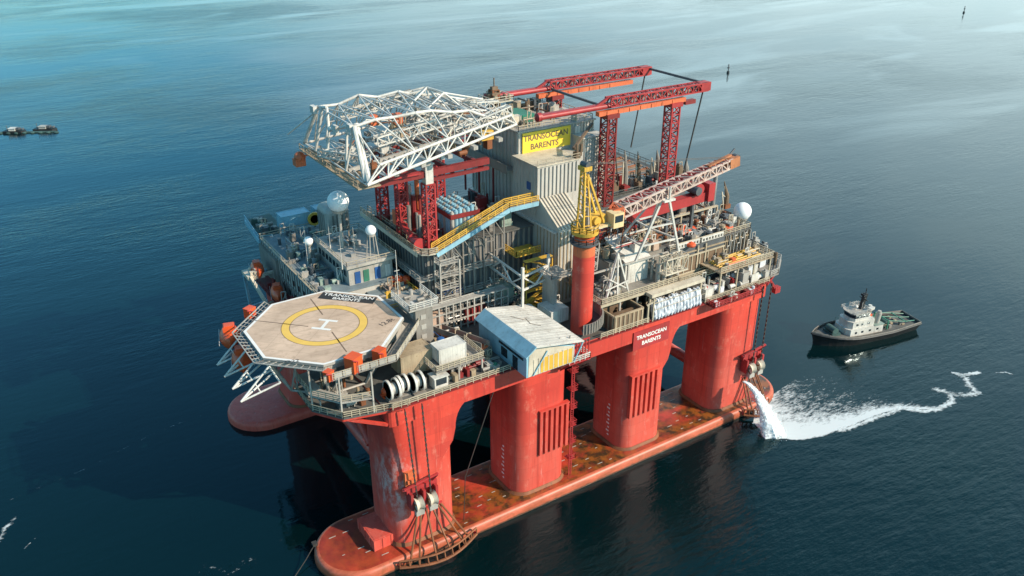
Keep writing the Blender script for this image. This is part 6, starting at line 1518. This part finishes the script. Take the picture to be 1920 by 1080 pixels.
mb = MB(); mb.sphere((3.6, 0, 11.0), .55, 12, 8); mb.beam((3.6, 0, 9.85), (3.6, 0, 10.6), .2); mb.xform(TM); mb.build('satellite_dome', 'white', tg)
q = random.Random(151)
for k in range(12):
    x, y = q.uniform(-13, -5), q.uniform(-3, 3); mb = MB(); mb.box(x-.4, x+.4, y-.35, y+.35, 1.72, 1.9+q.random()); mb.xform(TM); mb.build('deck_locker', q.choice(['dgrey', 'grey', 'deckgreen', 'tan']), tg)

for ch in tg.children:
    if ch.name.split('.')[0] not in ('hull', 'fender', 'tyre_fender'):
        for v in ch.data.vertices: v.co.z = 1.8+(v.co.z-1.8)*(.80 if ch.name.split('.')[0] != 'mast' else .74) if v.co.z > 1.8 else v.co.z

# ================================================================== FAR OFF: FLOATING RAFTS, BUOYS
def raft(px0, px1, py, lab, dark):
    a, b2 = PZ(px0, py, 0), PZ(px1, py, 0); L = (b2-a).length; c = (a+b2)/2; t_ = thing('work_raft', lab, 'work boat', (c.x, c.y, 0)); d = (b2-a).normalized(); rz = math.atan2(d.y, d.x); TMx = Matrix.Translation(c) @ Matrix.Rotation(rz, 4, 'Z')
    mb = MB(); mb.prism([(-L/2, -2.2), (L*.36, -2.2), (L/2, 0), (L*.36, 2.2), (-L/2, 2.2)], -.4, 1.0); mb.xform(TMx); mb.build('hull', 'black', t_)
    mb = MB(); mb.box(-L*.25, L*.05, -1.5, 1.5, 1.0, 2.0); mb.box(-L*.28, L*.08, -1.7, 1.7, 2.0, 2.15); mb.xform(TMx); mb.build('cabin', 'lgrey' if dark else 'white', t_)
    mb = MB(); mb.box(L*.06, L*.22, -1, 1, 1.3, 2.3); mb.tube((-L*.38, 0, 1.0), (-L*.38, 0, 3.4), .15, 6); mb.box(L*.28, L*.38, -.8, .8, 1.3, 2.0); mb.xform(TMx); mb.split('gear', 'dgrey', t_)
raft(10, 50, 248, 'pale low work boat at the left end of the distant pair', False); raft(66, 108, 244, 'dark work boat at the right end of the distant pair', True)
a, b2 = PZ(-15, 248, 0), PZ(104, 246, 0); mb = MB(); n = 9
for k in range(n): 
    c = a.lerp(b2, k/(n-1)); mb.lathe((c.x, c.y-3, .2), [(.01, -.4), (1.0, -.2), (1.1, .1), (.6, .4), (.01, .45)], 10)
mb.beam(a+Vector((0, -2, .3)), b2+Vector((0, -2, .3)), 1.4, .5)
t_ = thing('float_line', 'row of dark floats on the water beside the distant work boats', 'float line', (a.x, a.y, 0)); mb.split('float', 'deckgreen', t_)
def buoy(px, py, h, lab):
    p = PZ(px, py, 0); t_ = thing('navigation_buoy', lab, 'buoy', tuple(p), 'distant navigation buoys')
    mb = MB(); mb.tube((p.x, p.y, -.5), (p.x, p.y, 1.2), 1.0, 12, .8); mb.build('float_body', 'black', t_)
    mb = MB(); mb.tube((p.x, p.y, 1.2), (p.x, p.y, h), .28, 8, .2); mb.build('pole', 'black', t_)
    mb = MB(); mb.lathe((p.x, p.y, h), [(.01, 0), (.6, .05), (.02, 1.2)], 10); mb.box(p.x-.5, p.x+.5, p.y-.5, p.y+.5, h*.62, h*.62+.9); mb.build('topmark', 'dgrey', t_)
buoy(1365, 137, 4.6, 'dark navigation buoy with topmark on the sea above the gantry tip'); buoy(1807, 24, 4.8, 'tiny navigation buoy far off near the top right corner')
